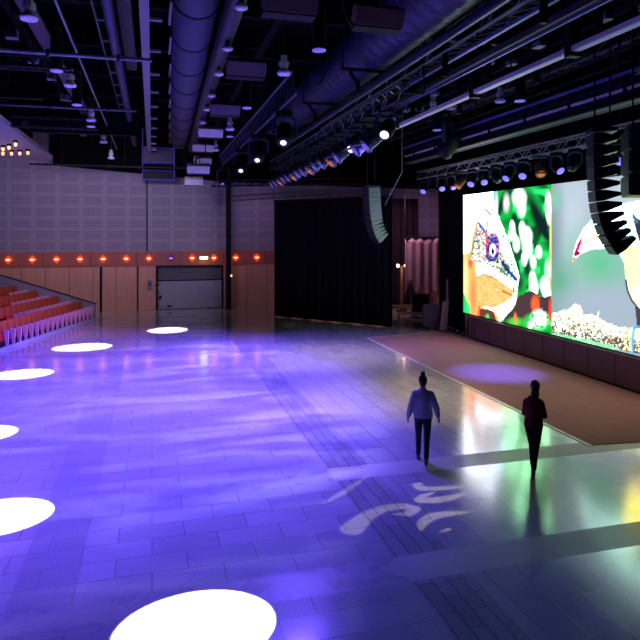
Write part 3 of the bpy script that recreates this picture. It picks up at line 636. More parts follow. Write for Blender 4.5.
# cloth air duct with black bands, the side pipe and rail
z1 = CAMZ+4.95; y0, y1 = 3., 33.5
o = run('air_duct', 'long violet-lit air duct with black bands under the middle of the ceiling', 'duct', .62, z1, y0, y1, .98, .98, DUCT, True, 4, 1.42, part='cloth_tube')
for k in range(13):
    y = 2.4*k+.5; x = .8*y/(y1-y0); 
    MB().cyl((x, y-.045, 0), (x, y+.045, 0), .51, n=20).build('band', BLK, o)
    MB().bar((x-.50, y+.1, -.12), (x-.50, y+1.6, -.12), .05, .05).build('side_rail', PALE, o)
run('side_pipe', 'thinner dark pipe along the right side of the banded air duct', 'pipe', 1.38, CAMZ+4.5, 3., 33.5, .40, .40, mat('pipe_brown', (50, 42, 56), .5), True, 5, 2.0)
first = None
for i, (px, py) in enumerate(((241, 9), (227, 50), (216, 75), (207, 96.5), (200, 110), (195, 123))):
    q = at(px, py, Z=CAMZ+4.1); q.x = 1.38+.62*(q.y-3)/30.5+.02; lab = 'small pale disc lamp under the side pipe of the air duct, '+ORD[i]
    if first is None:
        first = thing('disc_lamp', lab, 'lamp', q, 0, 'disc lamps under the side pipe')
        MB().cyl((0, 0, .12), (0, 0, .28), .05).build('stem', DRK, first); MB().lathe([(.11, 0), (.13, .02), (.11, .07), (.05, .13)]).build('shade', WHT, first, True); MB().cyl((0, 0, -.012), (0, 0, .002), .08).build('rim', RIM, first)
    else: dup(first, q, lab)
# left pipes and trays
run('round_pipe', 'blue-lit round pipe left of the pale cable tray', 'pipe', RX(-.195, 4.6), CAMZ+4.6, 3, 33, .24, .24, mat('pipe_blue', (62, 60, 88), .45, .2), True, 5)
o = run('cable_tray', 'pale perforated cable tray running down the hall left of the air duct', 'cable tray', RX(-.035, 4.3), CAMZ+4.3, 3, 34, .17, .06, mat('tray_pale', (132, 124, 140), .5, .2), False, 4, part='tray')
for s_ in (-1, 1): MB().bar((.085*s_, 0, .05), (.085*s_, 31, .05), .015, .12).build('side_rail', PALE, o)
for k in range(14): MB().box((.22, 1.+2.2*k, -.02), (.24, .12, .05)).build('bracket', PALE, o)
o = run('duct_square', 'dark square duct beyond the round pipe on the left', 'duct', RX(-.12, 5.2), CAMZ+5.2, 3, 20, .3, .3, mat('duct_dark', (38, 37, 52), .5))
o.name = 'square_duct'
run('thin_conduit', 'thin violet conduit crossing the dark left ceiling lengthwise', 'pipe', RX(-.415, 4.3), CAMZ+4.3, 3, 33, .05, .05, PALE, True, 5)
run('wide_tray', 'wide brownish cable tray above the row of bell lamps', 'cable tray', RX(-.55, 4.75), CAMZ+4.75, 3, 30, .32, .08, mat('tray_brown', (74, 62, 80), .55), False, 5, part='tray')
o = run('pipe_ladder', 'dark lattice ladder of clamps left of the round pipe', 'rigging', RX(-.26, 4.9), CAMZ+4.9, 3, 30, .05, .05, STEEL, True, 5, part='rail')
for k in range(16): MB().box((.1, .8+1.6*k, 0), (.22, .06, .05)).build('rung', PALE, o)
# cross rails
def cross(label, x0, x1, y, z, m, w_=.09, name='cross_rail', round_=True):
    o = thing(name, label, 'rail', (x0, y, z)); k = MB()
    (k.cyl((0, 0, 0), (x1-x0, 0, 0), w_/2) if round_ else k.box(((x1-x0)/2, 0, 0), (x1-x0, w_, w_))).build('bar', m, o)
    n = max(2, int((x1-x0)/3)); rods(o, [((x1-x0)*(i+.5)/n, 0, 0) for i in range(n)])
    for i in range(n*2): MB().box(((x1-x0)*(i+.5)/n/2, 0, 0), (.06, w_+.04, w_+.05)).build('clamp', DRK, o)
    return o
cross('bright violet cross rail over the left seats, nearest', -9, 0, 15.0, CAMZ+4.05, PALE, .1)
cross('thin violet cross rail over the left seats, far one', -11, -.5, 21.3, CAMZ+4.05, STEEL, .09)
cross('dim cross rail near the camera at upper left', -7, -1.85, 11.5, CAMZ+4.35, STEEL, .06)
cross('dim cross rail halfway down the left ceiling', -9, -1.5, 18, CAMZ+4.9, STEEL, .06)
cross('dark cross rail just before the back wall', -6, 3.2, 34.2, CAMZ+3.55, DRK, .1)
cross('grey cross rail far down the left ceiling', -5, -.6, 27, CAMZ+4.5, STEEL, .08)
# dark baffles on the left ceiling
def baffle(label, x0, x1, y, z0, z1):
    o = thing('ceiling_baffle', label, 'baffle', ((x0+x1)/2, y, z0)); MB().box((0, 0, (z1-z0)/2), (x1-x0, .08, z1-z0)).build('panel', mat('baffle_black', (14, 14, 18), .8, spec=.04), o)
    MB().box((0, 0, 0), (x1-x0, .1, .04)).build('edge', DRK, o); rods(o, [(-(x1-x0)*.35, 0, z1-z0), ((x1-x0)*.35, 0, z1-z0)])
baffle('wide black hanging baffle over the left seats', -9.2, -3.2, 20.4, CAMZ+4.1, CAMZ+5.2)
baffle('black hanging baffle over the far end of the hall, left', -4.6, -.6, 26, CAMZ+3.95, CAMZ+5.2)
baffle('deep black hanging baffle near the camera, upper left', -8, -2.6, 12.5, CAMZ+4.4, CAMZ+6)
# bell lamps
def bell(label, q, grp):
    o = thing('bell_lamp', label, 'lamp', q, 0, grp)
    MB().cyl((0, 0, .42), (0, 0, .9), .04).build('stem', DRK, o)
    MB().lathe([(.075, .42), (.075, .28), (.12, .26), (.12, .16), (.08, .14), (.08, .08)], 16).build('housing', WHT, o)
    MB().lathe([(.16, -.02), (.175, 0), (.11, .08), (.09, .1)], 20).build('shade', WHT, o, True)
    MB().cyl((0, 0, -.045), (0, 0, -.015), .15, n=20).build('rim', RIM, o)
    MB().cyl((0, 0, .8), (0, 0, TOP-q[2]), .02, n=6).build('hanger', DRK, o)
    return o
flood = None
def row(fn, spots, z, lab, grp):
    f = None
    for i, (px, py) in enumerate(spots):
        q = at(px, py, Z=z); q.x += .3 if fn is flood and px < 200 else 0; l_ = lab % ORD[i]
        if f is None: f = fn(l_, q, grp)
        else: dup(f, q, l_)
row(bell, ((29, 17.5), (70, 85), (91, 120), (103.5, 142), (111, 158), (116, 168)), CAMZ+4, 'white bell ceiling lamp of the left row, %s to the camera', 'bell lamps of the left row')
row(bell, ((284, 73), (230, 129), (215.5, 150)), CAMZ+3.9, 'white bell ceiling lamp left of the ladder truss, %s to the camera', 'bell lamps by the ladder truss')
row(bell, ((640, 83), (500, 101), (433, 110)), CAMZ+4.2, 'violet-lit bell ceiling lamp below the pale girder, %s to the camera', 'bell lamps below the pale girder')
def tube(label, q, grp):
    o = thing('tube_lamp', label, 'lamp', q, 0, grp)
    MB().cyl((0, 0, .03), (0, 0, .95), .145, n=20).build('housing', BLK, o, False); MB().lathe([(.12, -.01), (.15, 0), (.15, .025), (.12, .03)], 20).build('rim', RIM, o)
    MB().box((0, 0, 1.), (.2, .2, .12)).build('bracket', STEEL, o); MB().cyl((0, 0, 1.), (0, 0, TOP-q[2]), .025, n=6).build('hanger', DRK, o)
    return o
row(tube, ((56.5, 71.5), (77, 105.5), (91, 127)), CAMZ+3.95, 'black tube ceiling lamp beside the left bell row, %s to the camera', 'tube lamps of the left row')
row(tube, ((319, 51), (247, 108.5), (230, 137)), CAMZ+4.0, 'black tube ceiling lamp near the middle ducts, %s to the camera', 'tube lamps in the middle')
row(tube, ((617, 98), (520, 101.5), (437, 130.5)), CAMZ+3.7, 'black tube ceiling lamp below the pale girder, %s to the camera', 'tube lamps on the right')
# row of pale box floodlights right of the duct
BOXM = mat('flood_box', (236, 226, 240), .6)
def flood(label, q, grp, BOXM=BOXM):
    o = thing('box_floodlight', label, 'floodlight', q, 0, grp)
    MB().box((0, 0, .16), (.92, .34, .34), Matrix.Rotation(.5, 3, 'X'), bev=.02).build('body', BOXM, o)
    MB().box((0, .12, -.06), (.9, .3, .05), bev=.01).build('visor', BLK, o)
    MB().tube([(-.1, 0, .3), (-.1, .0, .5), (-.02, 0, .62), (.25, 0, .64), (.3, 0, .75)], .04).build('yoke', BLK, o)
    MB().cyl((.3, 0, .7), (.3, 0, TOP-q[2]), .025, n=6).build('hanger', DRK, o)
    return o
BOX_SHADED = mat('flood_box_shaded', (92, 80, 96), .6)  # darker copy of the flood box, underside shade put into the colour
row(lambda a, b, c: flood(a, b, c, BOX_SHADED), ((290, 10), (246, 74), (225, 113.5)), CAMZ+3.75, 'shade-painted box floodlight in the row right of the air duct, %s to the camera', 'shade-painted box floodlights by the air duct')
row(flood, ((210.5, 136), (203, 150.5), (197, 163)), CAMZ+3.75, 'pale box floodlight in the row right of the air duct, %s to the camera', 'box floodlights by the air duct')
row(flood, ((191, 172), (188, 184)), CAMZ+2.6, 'pale box floodlight hanging low before the back wall, %s to the camera', 'low box floodlights')
q = at(378, 24, Z=CAMZ+3.9)
o = flood('large brownish floodlight with a black shutter under the wide metal duct', (q.x, q.y, q.z), None, mat('flood_brown', (104, 78, 78), .6))
# cage and round lamps at the far end of the middle row
def cage():
    a = at(158.5, 180, Z=CAMZ+3.0); o = thing('lamp_cage', 'dark blue-edged rigging cage hanging before the back wall', 'rigging', (a.x, a.y, a.z))
    w2, h = .85, 1.75
    for sx in (-1, 1):
        for sy in (-1, 1): MB().cyl((sx*w2, sy*.3, 0), (sx*w2, sy*.3, TOP-a.z), .03).build('upright', mat('blue_steel', (96, 100, 190), .45, .3), o)
    for z in (0, .5, .95, h):
        for sy in (-1, 1): MB().cyl((-w2, sy*.3, z), (w2, sy*.3, z), .03).build('crossbar', MATS['blue_steel'], o)
    MB().box((0, 0, .22), (w2*1.9, .5, .4)).build('dark_box', BLK, o)
    MB().box((0, 0, 1.35), (w2*1.9, .4, .7)).build('upper_box', mat('cage_box', (50, 48, 80), .5), o)
cage()
for px, py, lab in ((179, 188, 'round dark dish lamp hanging before the back wall beside the cage'), (206, 189, 'round dark dish lamp hanging left of the blue moving light')):
    a = at(px, py, Z=CAMZ+2.75); o = thing('dish_lamp', lab, 'lamp', (a.x, a.y, a.z))
    MB().lathe([(.05, -.12), (.45, -.06), (.72, .1), (.74, .16), (.3, .3), (.1, .34)], 24).build('dish', BLK, o, True); MB().box((.2, -.1, .36), (.5, .3, .3), bev=.02).build('ballast', BOXM, o)
    MB().cyl((0, 0, .3), (0, 0, TOP-a.z), .04).build('hanger', DRK, o)
# ---- small rigging clutter
JB = mat('junction_grey', (120, 114, 150), .5)
f = None
for i in range(18):
    q = Vector((random.uniform(-3.05, -2.86) if i % 2 else random.uniform(-8, -6.7), 9+1.25*i, CAMZ+random.uniform(4.3, 5.2))); lab = 'small grey junction box hung in the dark left ceiling, %s to the camera' % ORD[i]
    if f is None:
        f = thing('junction_box', lab, 'junction box', q, 0, 'junction boxes of the left ceiling'); MB().box((0, 0, .1), (.26, .2, .2), bev=.02).build('case', JB, f); MB().box((0, -.11, .1), (.18, .02, .12)).build('cover', STEEL, f); MB().cyl((0, 0, .2), (0, 0, 1.95), .02, n=6).build('hanger', DRK, f)
    else: dup(f, q, lab)
f = None
for i in range(13):
    q = Vector((8.66+random.uniform(0, .05), 9.3+1.1*i, CAMZ+random.uniform(3.6, 4.6))); lab = 'small grey junction box hung among the right girders, %s to the camera' % ORD[i]
    if f is None:
        f = thing('junction_box', lab, 'junction box', q, 0, 'junction boxes of the right ceiling'); MB().box((0, 0, .1), (.2, .3, .12), bev=.02).build('case', JB, f); MB().cyl((0, 0, .16), (0, 0, .3), .05).build('gland', STEEL, f); MB().cyl((0, 0, .2), (0, 0, 2.6), .02, n=6).build('hanger', DRK, f)
    else: dup(f, q, lab)
for i in range(14):
    left = i < 8
    x0, x1 = (random.uniform(-6., -4.6), random.uniform(-4.2, -3.5)) if left else (random.uniform(3.95, 4.1), random.uniform(4.5, 4.9)); y = 9.15+3.5*(i//2 if left else i-8)+(1.5*(i % 2) if left else .4); z = CAMZ+random.uniform(4.5, 5.3)
    pts = [(x0+(x1-x0)*k/10, y+.6*k/10, z-.5*(1-(k/5-1)**2)) for k in range(11)]
    pts = [(x0, y, TOP)]+pts+[(x1, y+.6, TOP)]
    tag(MB().tube(pts, .022, 6).build('slack_cable', DRK), 'dark slack cable under the %s ceiling, %s to the camera' % ('left' if left else 'middle', ORD[i if left else i-8]), 'cable', 'slack ceiling cables')
# ---- trusses
def ladder(name, label, x, y0, y1, z, h_, n, m, lean=0.):
    o = thing(name, label, 'truss', (x, y0, z))
    for zz, xx in ((0, 0), (h_, lean)): MB().cyl((xx, 0, zz), (xx, y1-y0, zz), .035).build('chord', m, o)
    for i in range(n):
        y = (y1-y0)*(i+.5)/n; MB().cyl((0, y, 0), (lean, y, h_), .02, n=6).build('rung', m, o)
    rods(o, [(lean, (y1-y0)*(i+.5)/5, h_) for i in range(5)], .025)
    return o
def boxtruss(name, label, p, q, w_, h_, n, m, hang=4):
    p, q = Vector(p), Vector(q); d = (q-p); L_ = d.length; u = d/L_; s_ = Vector((-u.y, u.x, 0))*w_/2; up = Vector((0, 0, h_/2))
    o = thing(name, label, 'truss', p)
    for a in (-1, 1):
        for b_ in (-1, 1): MB().cyl(s_*a+up*b_, d+s_*a+up*b_, .03).build('chord', m, o)
    k = MB()
    for i in range(n):
        A, B = d*(i/n), d*((i+1)/n)
        for a in (-1, 1): k.cyl(A+s_*a-up*(-1)**i, B+s_*a+up*(-1)**i, .016, n=6)
        for b_ in (-1, 1): k.cyl(A+s_*b_+up*b_, B-s_*b_+up*b_, .014, n=6); k.cyl(A+s_+up*b_, A-s_+up*b_, .014, n=6)
    k.build('lacing', m, o)
    rods(o, [tuple(d*((i+.5)/hang)+up) for i in range(hang)], .022)
    return o
TRM = mat('truss_violet', (104, 100, 128), .4, .5); TRD = mat('truss_grey', (112, 110, 120), .4, .5)
LX = RX(.95, 4.0)
ladder('ladder_truss', 'slanted ladder truss with close rungs running to the back wall', LX, 15.8, 34, CAMZ+3.7, .55, 46, TRM, -.12)
def moving(label, q, rz, tilt, lens, grp, sc=1., lr=.145, up=None):
    """moving head: base on top, yoke, tilted head with lens; q = the yoke pivot"""
    o = thing('moving_light', label, 'stage light', q, rz, grp)
    MB().box((0, 0, .52*sc), (.42*sc, .34*sc, .16*sc), bev=.02).build('base', BLK, o)
    YK = mat('yoke_steel', (72, 74, 104), .35, .3)
    for s_ in (-1, 1): MB().tube([(.16*s_*sc, 0, .44*sc), (.29*s_*sc, 0, .36*sc), (.3*s_*sc, 0, .0)], .045*sc).build('yoke_arm', YK, o)
    mt = Matrix.Rotation(tilt, 4, 'X')
    MB().lathe([(.1*sc, -.3*sc), (.19*sc, -.26*sc), (.22*sc, -.05*sc), (.21*sc, .18*sc), (.19*sc, .32*sc), (.15*sc, .34*sc)], 18, mt).build('head', BLK, o, True)
    MB().lathe([(lr*sc, .335*sc), (lr*.88*sc, .36*sc), (.02*sc, .375*sc)], 18, mt).build('lens', lens, o, True)
    if up: MB().cyl((0, 0, .56*sc), (0, 0, up), .03).build('clamp_pole', DRK, o)
    return o
names = ['closest to the camera', 'second from the camera', 'third from the camera', 'farthest, next to the black post']
for i, (px, py) in enumerate(((283, 139), (257, 158), (240.5, 169.5), (222, 184))):
    q = at(px+1.5, py-5, Z=CAMZ+3.0)
    moving('big black moving light hanging under the ladder truss, '+names[i], q, math.radians(-20), math.radians(140), LAMPW if i < 3 else LAMPB, 'moving lights under the ladder truss', 1.15, lr=.085, up=1.4)
# wide ribbed metal duct
z2 = CAMZ+5.25; xd = RX(1.17, 5.25)
o = thing('metal_duct', 'wide ribbed metal air duct running down the hall at upper right', 'duct', (xd, 4, z2))
k = MB(); n = 44; prof = []
for i in range(n*4+1):
    y = 21.*i/(n*4); prof.append((.72+.02*math.cos(i*math.pi/2*1.0), y))
k.lathe(prof, 28, Matrix.Rotation(-math.pi/2, 4, 'X')).build('ribbed_tube', DUCTM, o, True)
MB().cyl((0, 21, 0), (0, 24.5, 0), .72, .5, n=28).build('reducer', DUCTM, o, True)
MB().box((.05, 25.6, .1), (1.0, 2.2, .7), bev=.03).build('end_box', DUCTM, o)
for y in (6.5, 12.0, 16.5, 21.5): MB().cyl((-1.0, y, -.79), (.78, y, -.79), .05).build('support_bar', BLK, o)
for y in (6.5, 12.0, 16.5, 21.5):
    for s_ in (-.95, .76): MB().cyl((s_, y, -.78), (s_, y, TOP-z2), .025, n=6).build('hanger', DRK, o)
for y in (12.0, 16.5): MB().tube([(-.8, y-.05, -.78), (-.7, y-.05, -1.), (-.55, y-.06, -1.15), (-.53, y-.05, -1.4)], .06).build('clamp', BLK, o)
o = run('edge_pipe', 'pale violet pipe along the right edge of the wide ribbed duct', 'pipe', 6.12, CAMZ+4.26, 4, 29, .22, .22, DUCTM, True, 0)
for y in (6.5, 12., 16.5, 21.5): MB().cyl((0, y, .1), (0, y, .17), .04).build('clamp', DRK, o)
o = run('edge_strip', 'thin pale strip below the pipe at the right of the ribbed duct', 'rail', 6.0, CAMZ+4.10, 4, 29, .05, .05, PALE, False, 0)
for y in (3, 9., 15, 21): MB().bar((0, y, .02), (.07, y, .08), .02, .02).build('clip', DRK, o)
# catwalk rails and girders on the right
run('dashed_rail', 'thin pale rail seen between dark hangers right of the ribbed duct', 'rail', RX(1.60, 4.4), CAMZ+4.4, 6, 25, .04, .04, PALE, False, 4)
run('blue_rail', 'violet-blue rail over the stage edge left of the pale girder', 'rail', RX(1.72, 4.3), CAMZ+4.3, 6, 27, .09, .07, mat('rail_violet', (104, 96, 175), .4, .2), False, 3.4)
o = run('grey_girder', 'grey steel girder between the violet rail and the pale girder', 'girder', RX(1.88, 4.0), CAMZ+4.0, 6, 24, .14, .14, mat('girder_grey', (62, 60, 70), .5, .2), False, 3.6)
MB().bar((.08, 0, -.1), (.08, 18, -.1), .04, .05).build('lower_strip', MATS['rail_violet'], o)
o = run('pale_girder', 'broad pale perforated girder crossing the upper right above the carpet', 'girder', RX(2.26, 3.8), CAMZ+3.8, 6, 21.5, .03, .1, WHT, False, 3.2, part='web')
MB().bar((.09, 0, -.05), (.09, 15.5, -.05), .17, .02).build('lower_flange', WHT, o); MB().bar((.16, 0, 0), (.16, 15.5, 0), .03, .1).build('far_flange', STEEL, o)
for y in (2.2, 5.0, 9.0): MB().box((.1, y, .2), (.28, .2, .7), bev=.02).build('clamp_block', BLK, o)
for i, (ratio, dz, w_, m_) in enumerate(((2.55, 4.3, .06, DRK), (2.75, 4.2, .07, DRK), (2.1, 4.9, .12, DRK), (2.4, 5.0, .15, DRK), (1.5, 5.0, .14, DRK), (3.3, 4.4, .1, DRK))):
    run('ceiling_rail', ('dim grey rail right of the pale girder', 'grey rail second right of the pale girder', 'dark high rail left of the pale girder', 'dark high rail above the pale girder', 'dark rail close to the ribbed duct', 'dark high rail above the stage')[i], 'rail', RX(ratio, dz), CAMZ+dz, 6, 27, w_, w_, m_, False, 4.5)
# stage catwalk beam: three rails with a dark web
xb = RX(3.27, 3.36)
o = thing('stage_catwalk', 'long dark catwalk with a yellow-lit rail hanging over the carpet', 'catwalk', (xb, 7, CAMZ+3.36))
MB().bar((-.05, 0, .36), (-.05, 18, .36), .08, .07).build('top_rail', MATS['rail_violet'], o)
MB().bar((0, 0, 0), (0, 18, 0), .07, .06).build('middle_rail', WHT, o)
MB().bar((.05, 0, -.30), (.05, 18, -.30), .12, .05).build('bottom_rail', STEEL, o)
MB().bar((.3, 0, .03), (.3, 18, .03), .04, .62).build('web', mat('web_navy', (34, 34, 50), .6), o)
MB().bar((.15, 0, -.3), (.15, 18, -.3), .5, .03).build('walkway', DRK, o)
for i in range(9): MB().box((-.03, 1+2*i, .1), (.06, .1, .52)).build('bracket', DRK, o)
rods(o, [(.15, 2.+3.4*i, .3) for i in range(5)], .03)
# cross beams above the stage side
for i, (y, z) in enumerate(((10, 4.9), (14, 4.9), (18.2, 4.9), (22.6, 4.8))):
    o = thing('support_beam', 'dark cross beam above the stage girders, '+ORD[i]+' to the camera', 'beam', (5.6, y, CAMZ+z))
    MB().box((4, 0, 0), (8, .16, .24)).build('web', BLK, o); rods(o, [(1, 0, .1), (7, 0, .1)], .03)
    for x in (1.4, 2.6, 4.): MB().box((x, .0, -.5), (.12, .1, 1.0)).build('drop_arm', BLK, o)
boxtruss('cross_truss', 'dim lattice truss crossing the dark left ceiling, nearer one', (-9, 17.2, CAMZ+4.4), (-2.0, 17.2, CAMZ+4.4), .35, .35, 18, DRK, 3)
boxtruss('cross_truss', 'dim lattice truss crossing the dark left ceiling, farther one', (-5.0, 25., CAMZ+4.15), (-2.0, 25., CAMZ+4.15), .35, .35, 10, DRK, 3)
boxtruss('high_truss', 'dim lattice truss high between the ribbed duct and the girders', (7.72, 8, CAMZ+5.1), (7.72, 26, CAMZ+5.1), .5, .6, 22, TRD, 4)
boxtruss('high_truss', 'dim lattice truss high above the stage catwalk', (11.4, 8, CAMZ+4.9), (11.4, 24, CAMZ+4.9), .4, .4, 22, TRD, 4)
# lamp bar with spotlights, left of stage
tx = RX(1.76, 3.5)
o = boxtruss('lamp_truss', 'violet-lit truss carrying a row of spotlights toward the back curtain', (tx, 14.2, CAMZ+3.45), (tx, 31, CAMZ+3.45), .36, .42, 34, mat('truss_dark', (72, 72, 96), .4, .4), 0)
for i in range(5):
    y = .8+3.9*i; MB().bar((0, y, .24), (.95, y, .24), .06, .05).build('cross_arm', DRK, o); MB().cyl((.95, y, .24), (.95, y, TOP-CAMZ-3.45), .022, n=6).build('hanger', DRK, o)
def par(label, q, rz, tilt, m, lens, grp):
    o = thing('spotlight', label, 'spotlight', q, rz, grp); mt = Matrix.Rotation(tilt, 4, 'X')
    MB().lathe([(.06, -.24), (.12, -.2), (.14, .2), (.17, .22), (.17, .26), (.13, .26)], 14, mt).build('body', m, o, True)
    MB().lathe([(.125, .262), (.1, .275), (.02, .285)], 14, mt).build('lens', lens, o, True)
    MB().tube([(-.17, 0, 0), (-.17, 0, .26), (.17, 0, .26), (.17, 0, 0)], .018).build('yoke', DRK, o)
    MB().cyl((0, 0, .24), (0, 0, .42), .03).box((0, 0, .40), (.46, .46, .05)).build('clamp', DRK, o)
    a = .16
    MB().box(mt @ Vector((0, -.1, .34)), (.3, .02, .2), (Matrix.Rotation(tilt+.4, 3, 'X'))).build('shutter', m, o)
    return o
PARM = mat('par_blue', (96, 96, 150), .35, .4)
f = None
for i in range(17):
    y = 15.2+.93*i; q = (tx, y, CAMZ+2.64)
    big = i in (0, 3)
    lab = ('bright lit violet spotlight on the lamp truss, ' + ('nearest the camera' if i == 0 else 'second bright one')) if big else 'blue-grey spotlight on the lamp truss, %s to the camera' % ORD[i]
    if big: moving(lab, (tx, y, CAMZ+2.75), math.radians(141), math.radians(-127), LAMPW, 'spotlights on the lamp truss', .95, lr=.13, up=.6)
    elif i in (5, 8, 11, 14): par(lab, q, math.radians(95), math.radians(-140), PARM, AMB, 'spotlights on the lamp truss')
    elif f is None: f = par(lab, q, math.radians(85), math.radians(-128), PARM, mat('dim_lens', (150, 150, 220), .15, emit=(150, 130, 255), estr=.25), 'spotlights on the lamp truss')
    else: dup(f, q, lab)
for o in COL.objects:
    if o.name.startswith('spotlight'): o.scale = (1.4, 1.4, 1.4)
# truss above the LED wall
sx = RX(4.42, 2.85)
o = boxtruss('stage_truss', 'box truss with coloured moving lights in front of the LED wall top', (sx, 8.5, CAMZ+2.72), (sx, 26.8, CAMZ+2.72), .4, .34, 38, mat('truss_bright', (176, 178, 170), .35, .5), 5)
HL = ['blue lit', 'dark', 'blue lit', 'amber edged']
f = {}
for i in range(20):
    y = 26.4-.88*i; q = Vector((sx, y, CAMZ+2.10)); kind = (0, 1, 0, 0, 2, 0, 0, 1, 0, 0, 2, 0, 1, 0, 0, 2, 0, 0, 1, 0)[i]
    lab = ('blue-lit', 'black', 'amber-edged')[kind]+' stage light on the truss above the LED wall, '+NTH[i]+' from the far end'
    if kind in f: dup(f[kind], q, lab, rz=math.radians(110+25*(i % 4)))
    elif kind == 2: f[kind] = par(lab, q, math.radians(100), math.radians(-130), mat('par_bronze', (150, 110, 80), .4, .4), AMB, 'stage lights above the LED wall')
    else: f[kind] = moving(lab, q, math.radians(135), math.radians(-130), LAMPB if kind == 0 else mat('dark_lens', (30, 30, 40), .1), 'stage lights above the LED wall', .74, lr=.17)
a = at(449, 143, Z=CAMZ+3.2)
o = moving('large dark moving light with wide yoke hung below the catwalk', (xb-.5, at(449, 143, X=xb-.5).y, at(449, 143, X=xb-.5).z), math.radians(40), math.radians(-150), mat('dark_lens', (30, 30, 40), .1), None, 1.5)
MB().cyl((0, 0, .7), (0, 0, TOP-o.location.z), .04).build('clamp_pole', DRK, o)
# curtain track truss from the post to the curtain
boxtruss('curtain_truss', 'dark pinkish truss running from the black post to the black curtain top', (pp.x, 34.6, 6.35), (10.6, 28.2, 6.55), .25, .25, 26, TRD, 0)
boxtruss('far_truss', 'dim truss hanging across the hall above the black curtain', (3.0, 32.6, 7.0), (10.5, 30.2, 7.1), .3, .3, 24, DRK, 3)
# ------------------------------------------------------------------ hanging speaker arrays
GRL = mat('grille_black', (30, 31, 42), .5, .1, var=.3, scale=60); SIDE = mat('cabinet_teal_black', (34, 38, 40), .55)
def array(label, base, head, n, ch, angs, depth, wid, side_m, tail=None, full=0):
    """curved line array; local -x is the front; base = top point, cabinets follow the angles downward"""
    o = thing('line_array', label, 'loudspeaker', base, head)
    x, z = 0., 0.
    MB().box((depth*.45, 0, .07), (depth*1.1, wid*.8, .08)).build('frame', DRK, o)
    for i in range(n):
        a = math.radians(angs[i]); c, s_ = math.cos(a), math.sin(a)
        P = lambda u, v: (x+u*c+v*s_*-1*-1, 0, z+u*s_*-1*-1-v*c) if False else (x+u*c+v*s_, 0, z+u*s_-v*c)
        y0 = -wid/2; k = MB(); tp = .36 if i >= full else .02
        prof = [P(0, .01), P(depth*.35, .01), P(depth, ch*tp), P(depth, ch*(1-tp)), P(depth*.35, ch-.01), P(0, ch-.01)]
        k.prism([(p_[0], y0, p_[2]) for p_ in prof], (0, wid, 0)); cb_ = k.build('cabinet', side_m, o)
        g_ = MB(); g_.prism([(p_[0], y0+.02, p_[2]) for p_ in (P(-.025, .015), P(.0, .015), P(.0, ch-.015), P(-.025, ch-.015))], (0, wid-.04, 0)); g_.build('grille', GRL, cb_)
        h_ = MB(); h_.box(P(depth+.01, ch/2), (.03, .2, .08)); h_.build('rear_panel', STEEL, cb_)
        x, _, z = P(0, ch)
    g_ = MB(); g_.cyl((depth*.15, 0, .1), (depth*.15, 0, TOP-base[2]), .02); g_.cyl((depth*.8, 0, .1), (depth*.8, 0, TOP-base[2]), .02); g_.build('chain', DRK, o)
    return o
ax = 8.8
a = at(592, 131, X=ax)
array('tall curved black loudspeaker array hanging in front of the toucan picture', (8.86, a.y+.1, 6.45), math.radians(-25), 11, .236, [0, 0, 1, 2, 3, 5, 9, 14, 20, 27, 34], .46, .64, mat('cabinet_black', (24, 25, 28), .55))
b_ = at(368, 186, X=ax)
array('grey-green curved loudspeaker array hanging in front of the black curtain', (b_.x-.1, b_.y, 6.32), math.radians(12), 12, .205, [3, 3, 3, 4, 5, 7, 10, 14, 19, 25, 31, 36], .56, .5, mat('cabinet_teal_lit', (104, 124, 130), .5, var=.3), full=7)  # teal light on the cabinets is put into their lighter colour
q = at(622, 163, X=9.35)
o = thing('subwoofer_stack', 'dark navy hanging subwoofer stack at the right picture edge beside the tall array', 'loudspeaker', (9.76, q.y-.36, 5.12), math.radians(-32))
for i in range(3):
    c_ = MB().box((0, 0, .23+.46*i), (.95, 1.0, .44), bev=.02).build('cabinet', mat('sub_navy', (32, 32, 44), .55), o); MB().box((-.49, 0, .23+.46*i), (.03, .92, .38)).build('grille', GRL, c_)
MB().box((0, 0, 1.42), (.9, .9, .06)).build('frame', DRK, o); g_ = MB()
for s_ in (-.35, .35): g_.cyl((s_, 0, 1.4), (s_, 0, TOP-5.12), .02)
g_.build('chain', DRK, o)
cable = MB().tube([at(402, 172, X=9.6)+Vector((0, 0, 3.0)), at(402, 172, X=9.6), (b_.x+.75, b_.y, 5.6)], .02)
tag(cable.build('guy_cable', PALE), 'thin pale cable slanting down to the grey-green loudspeaker array', 'cable')
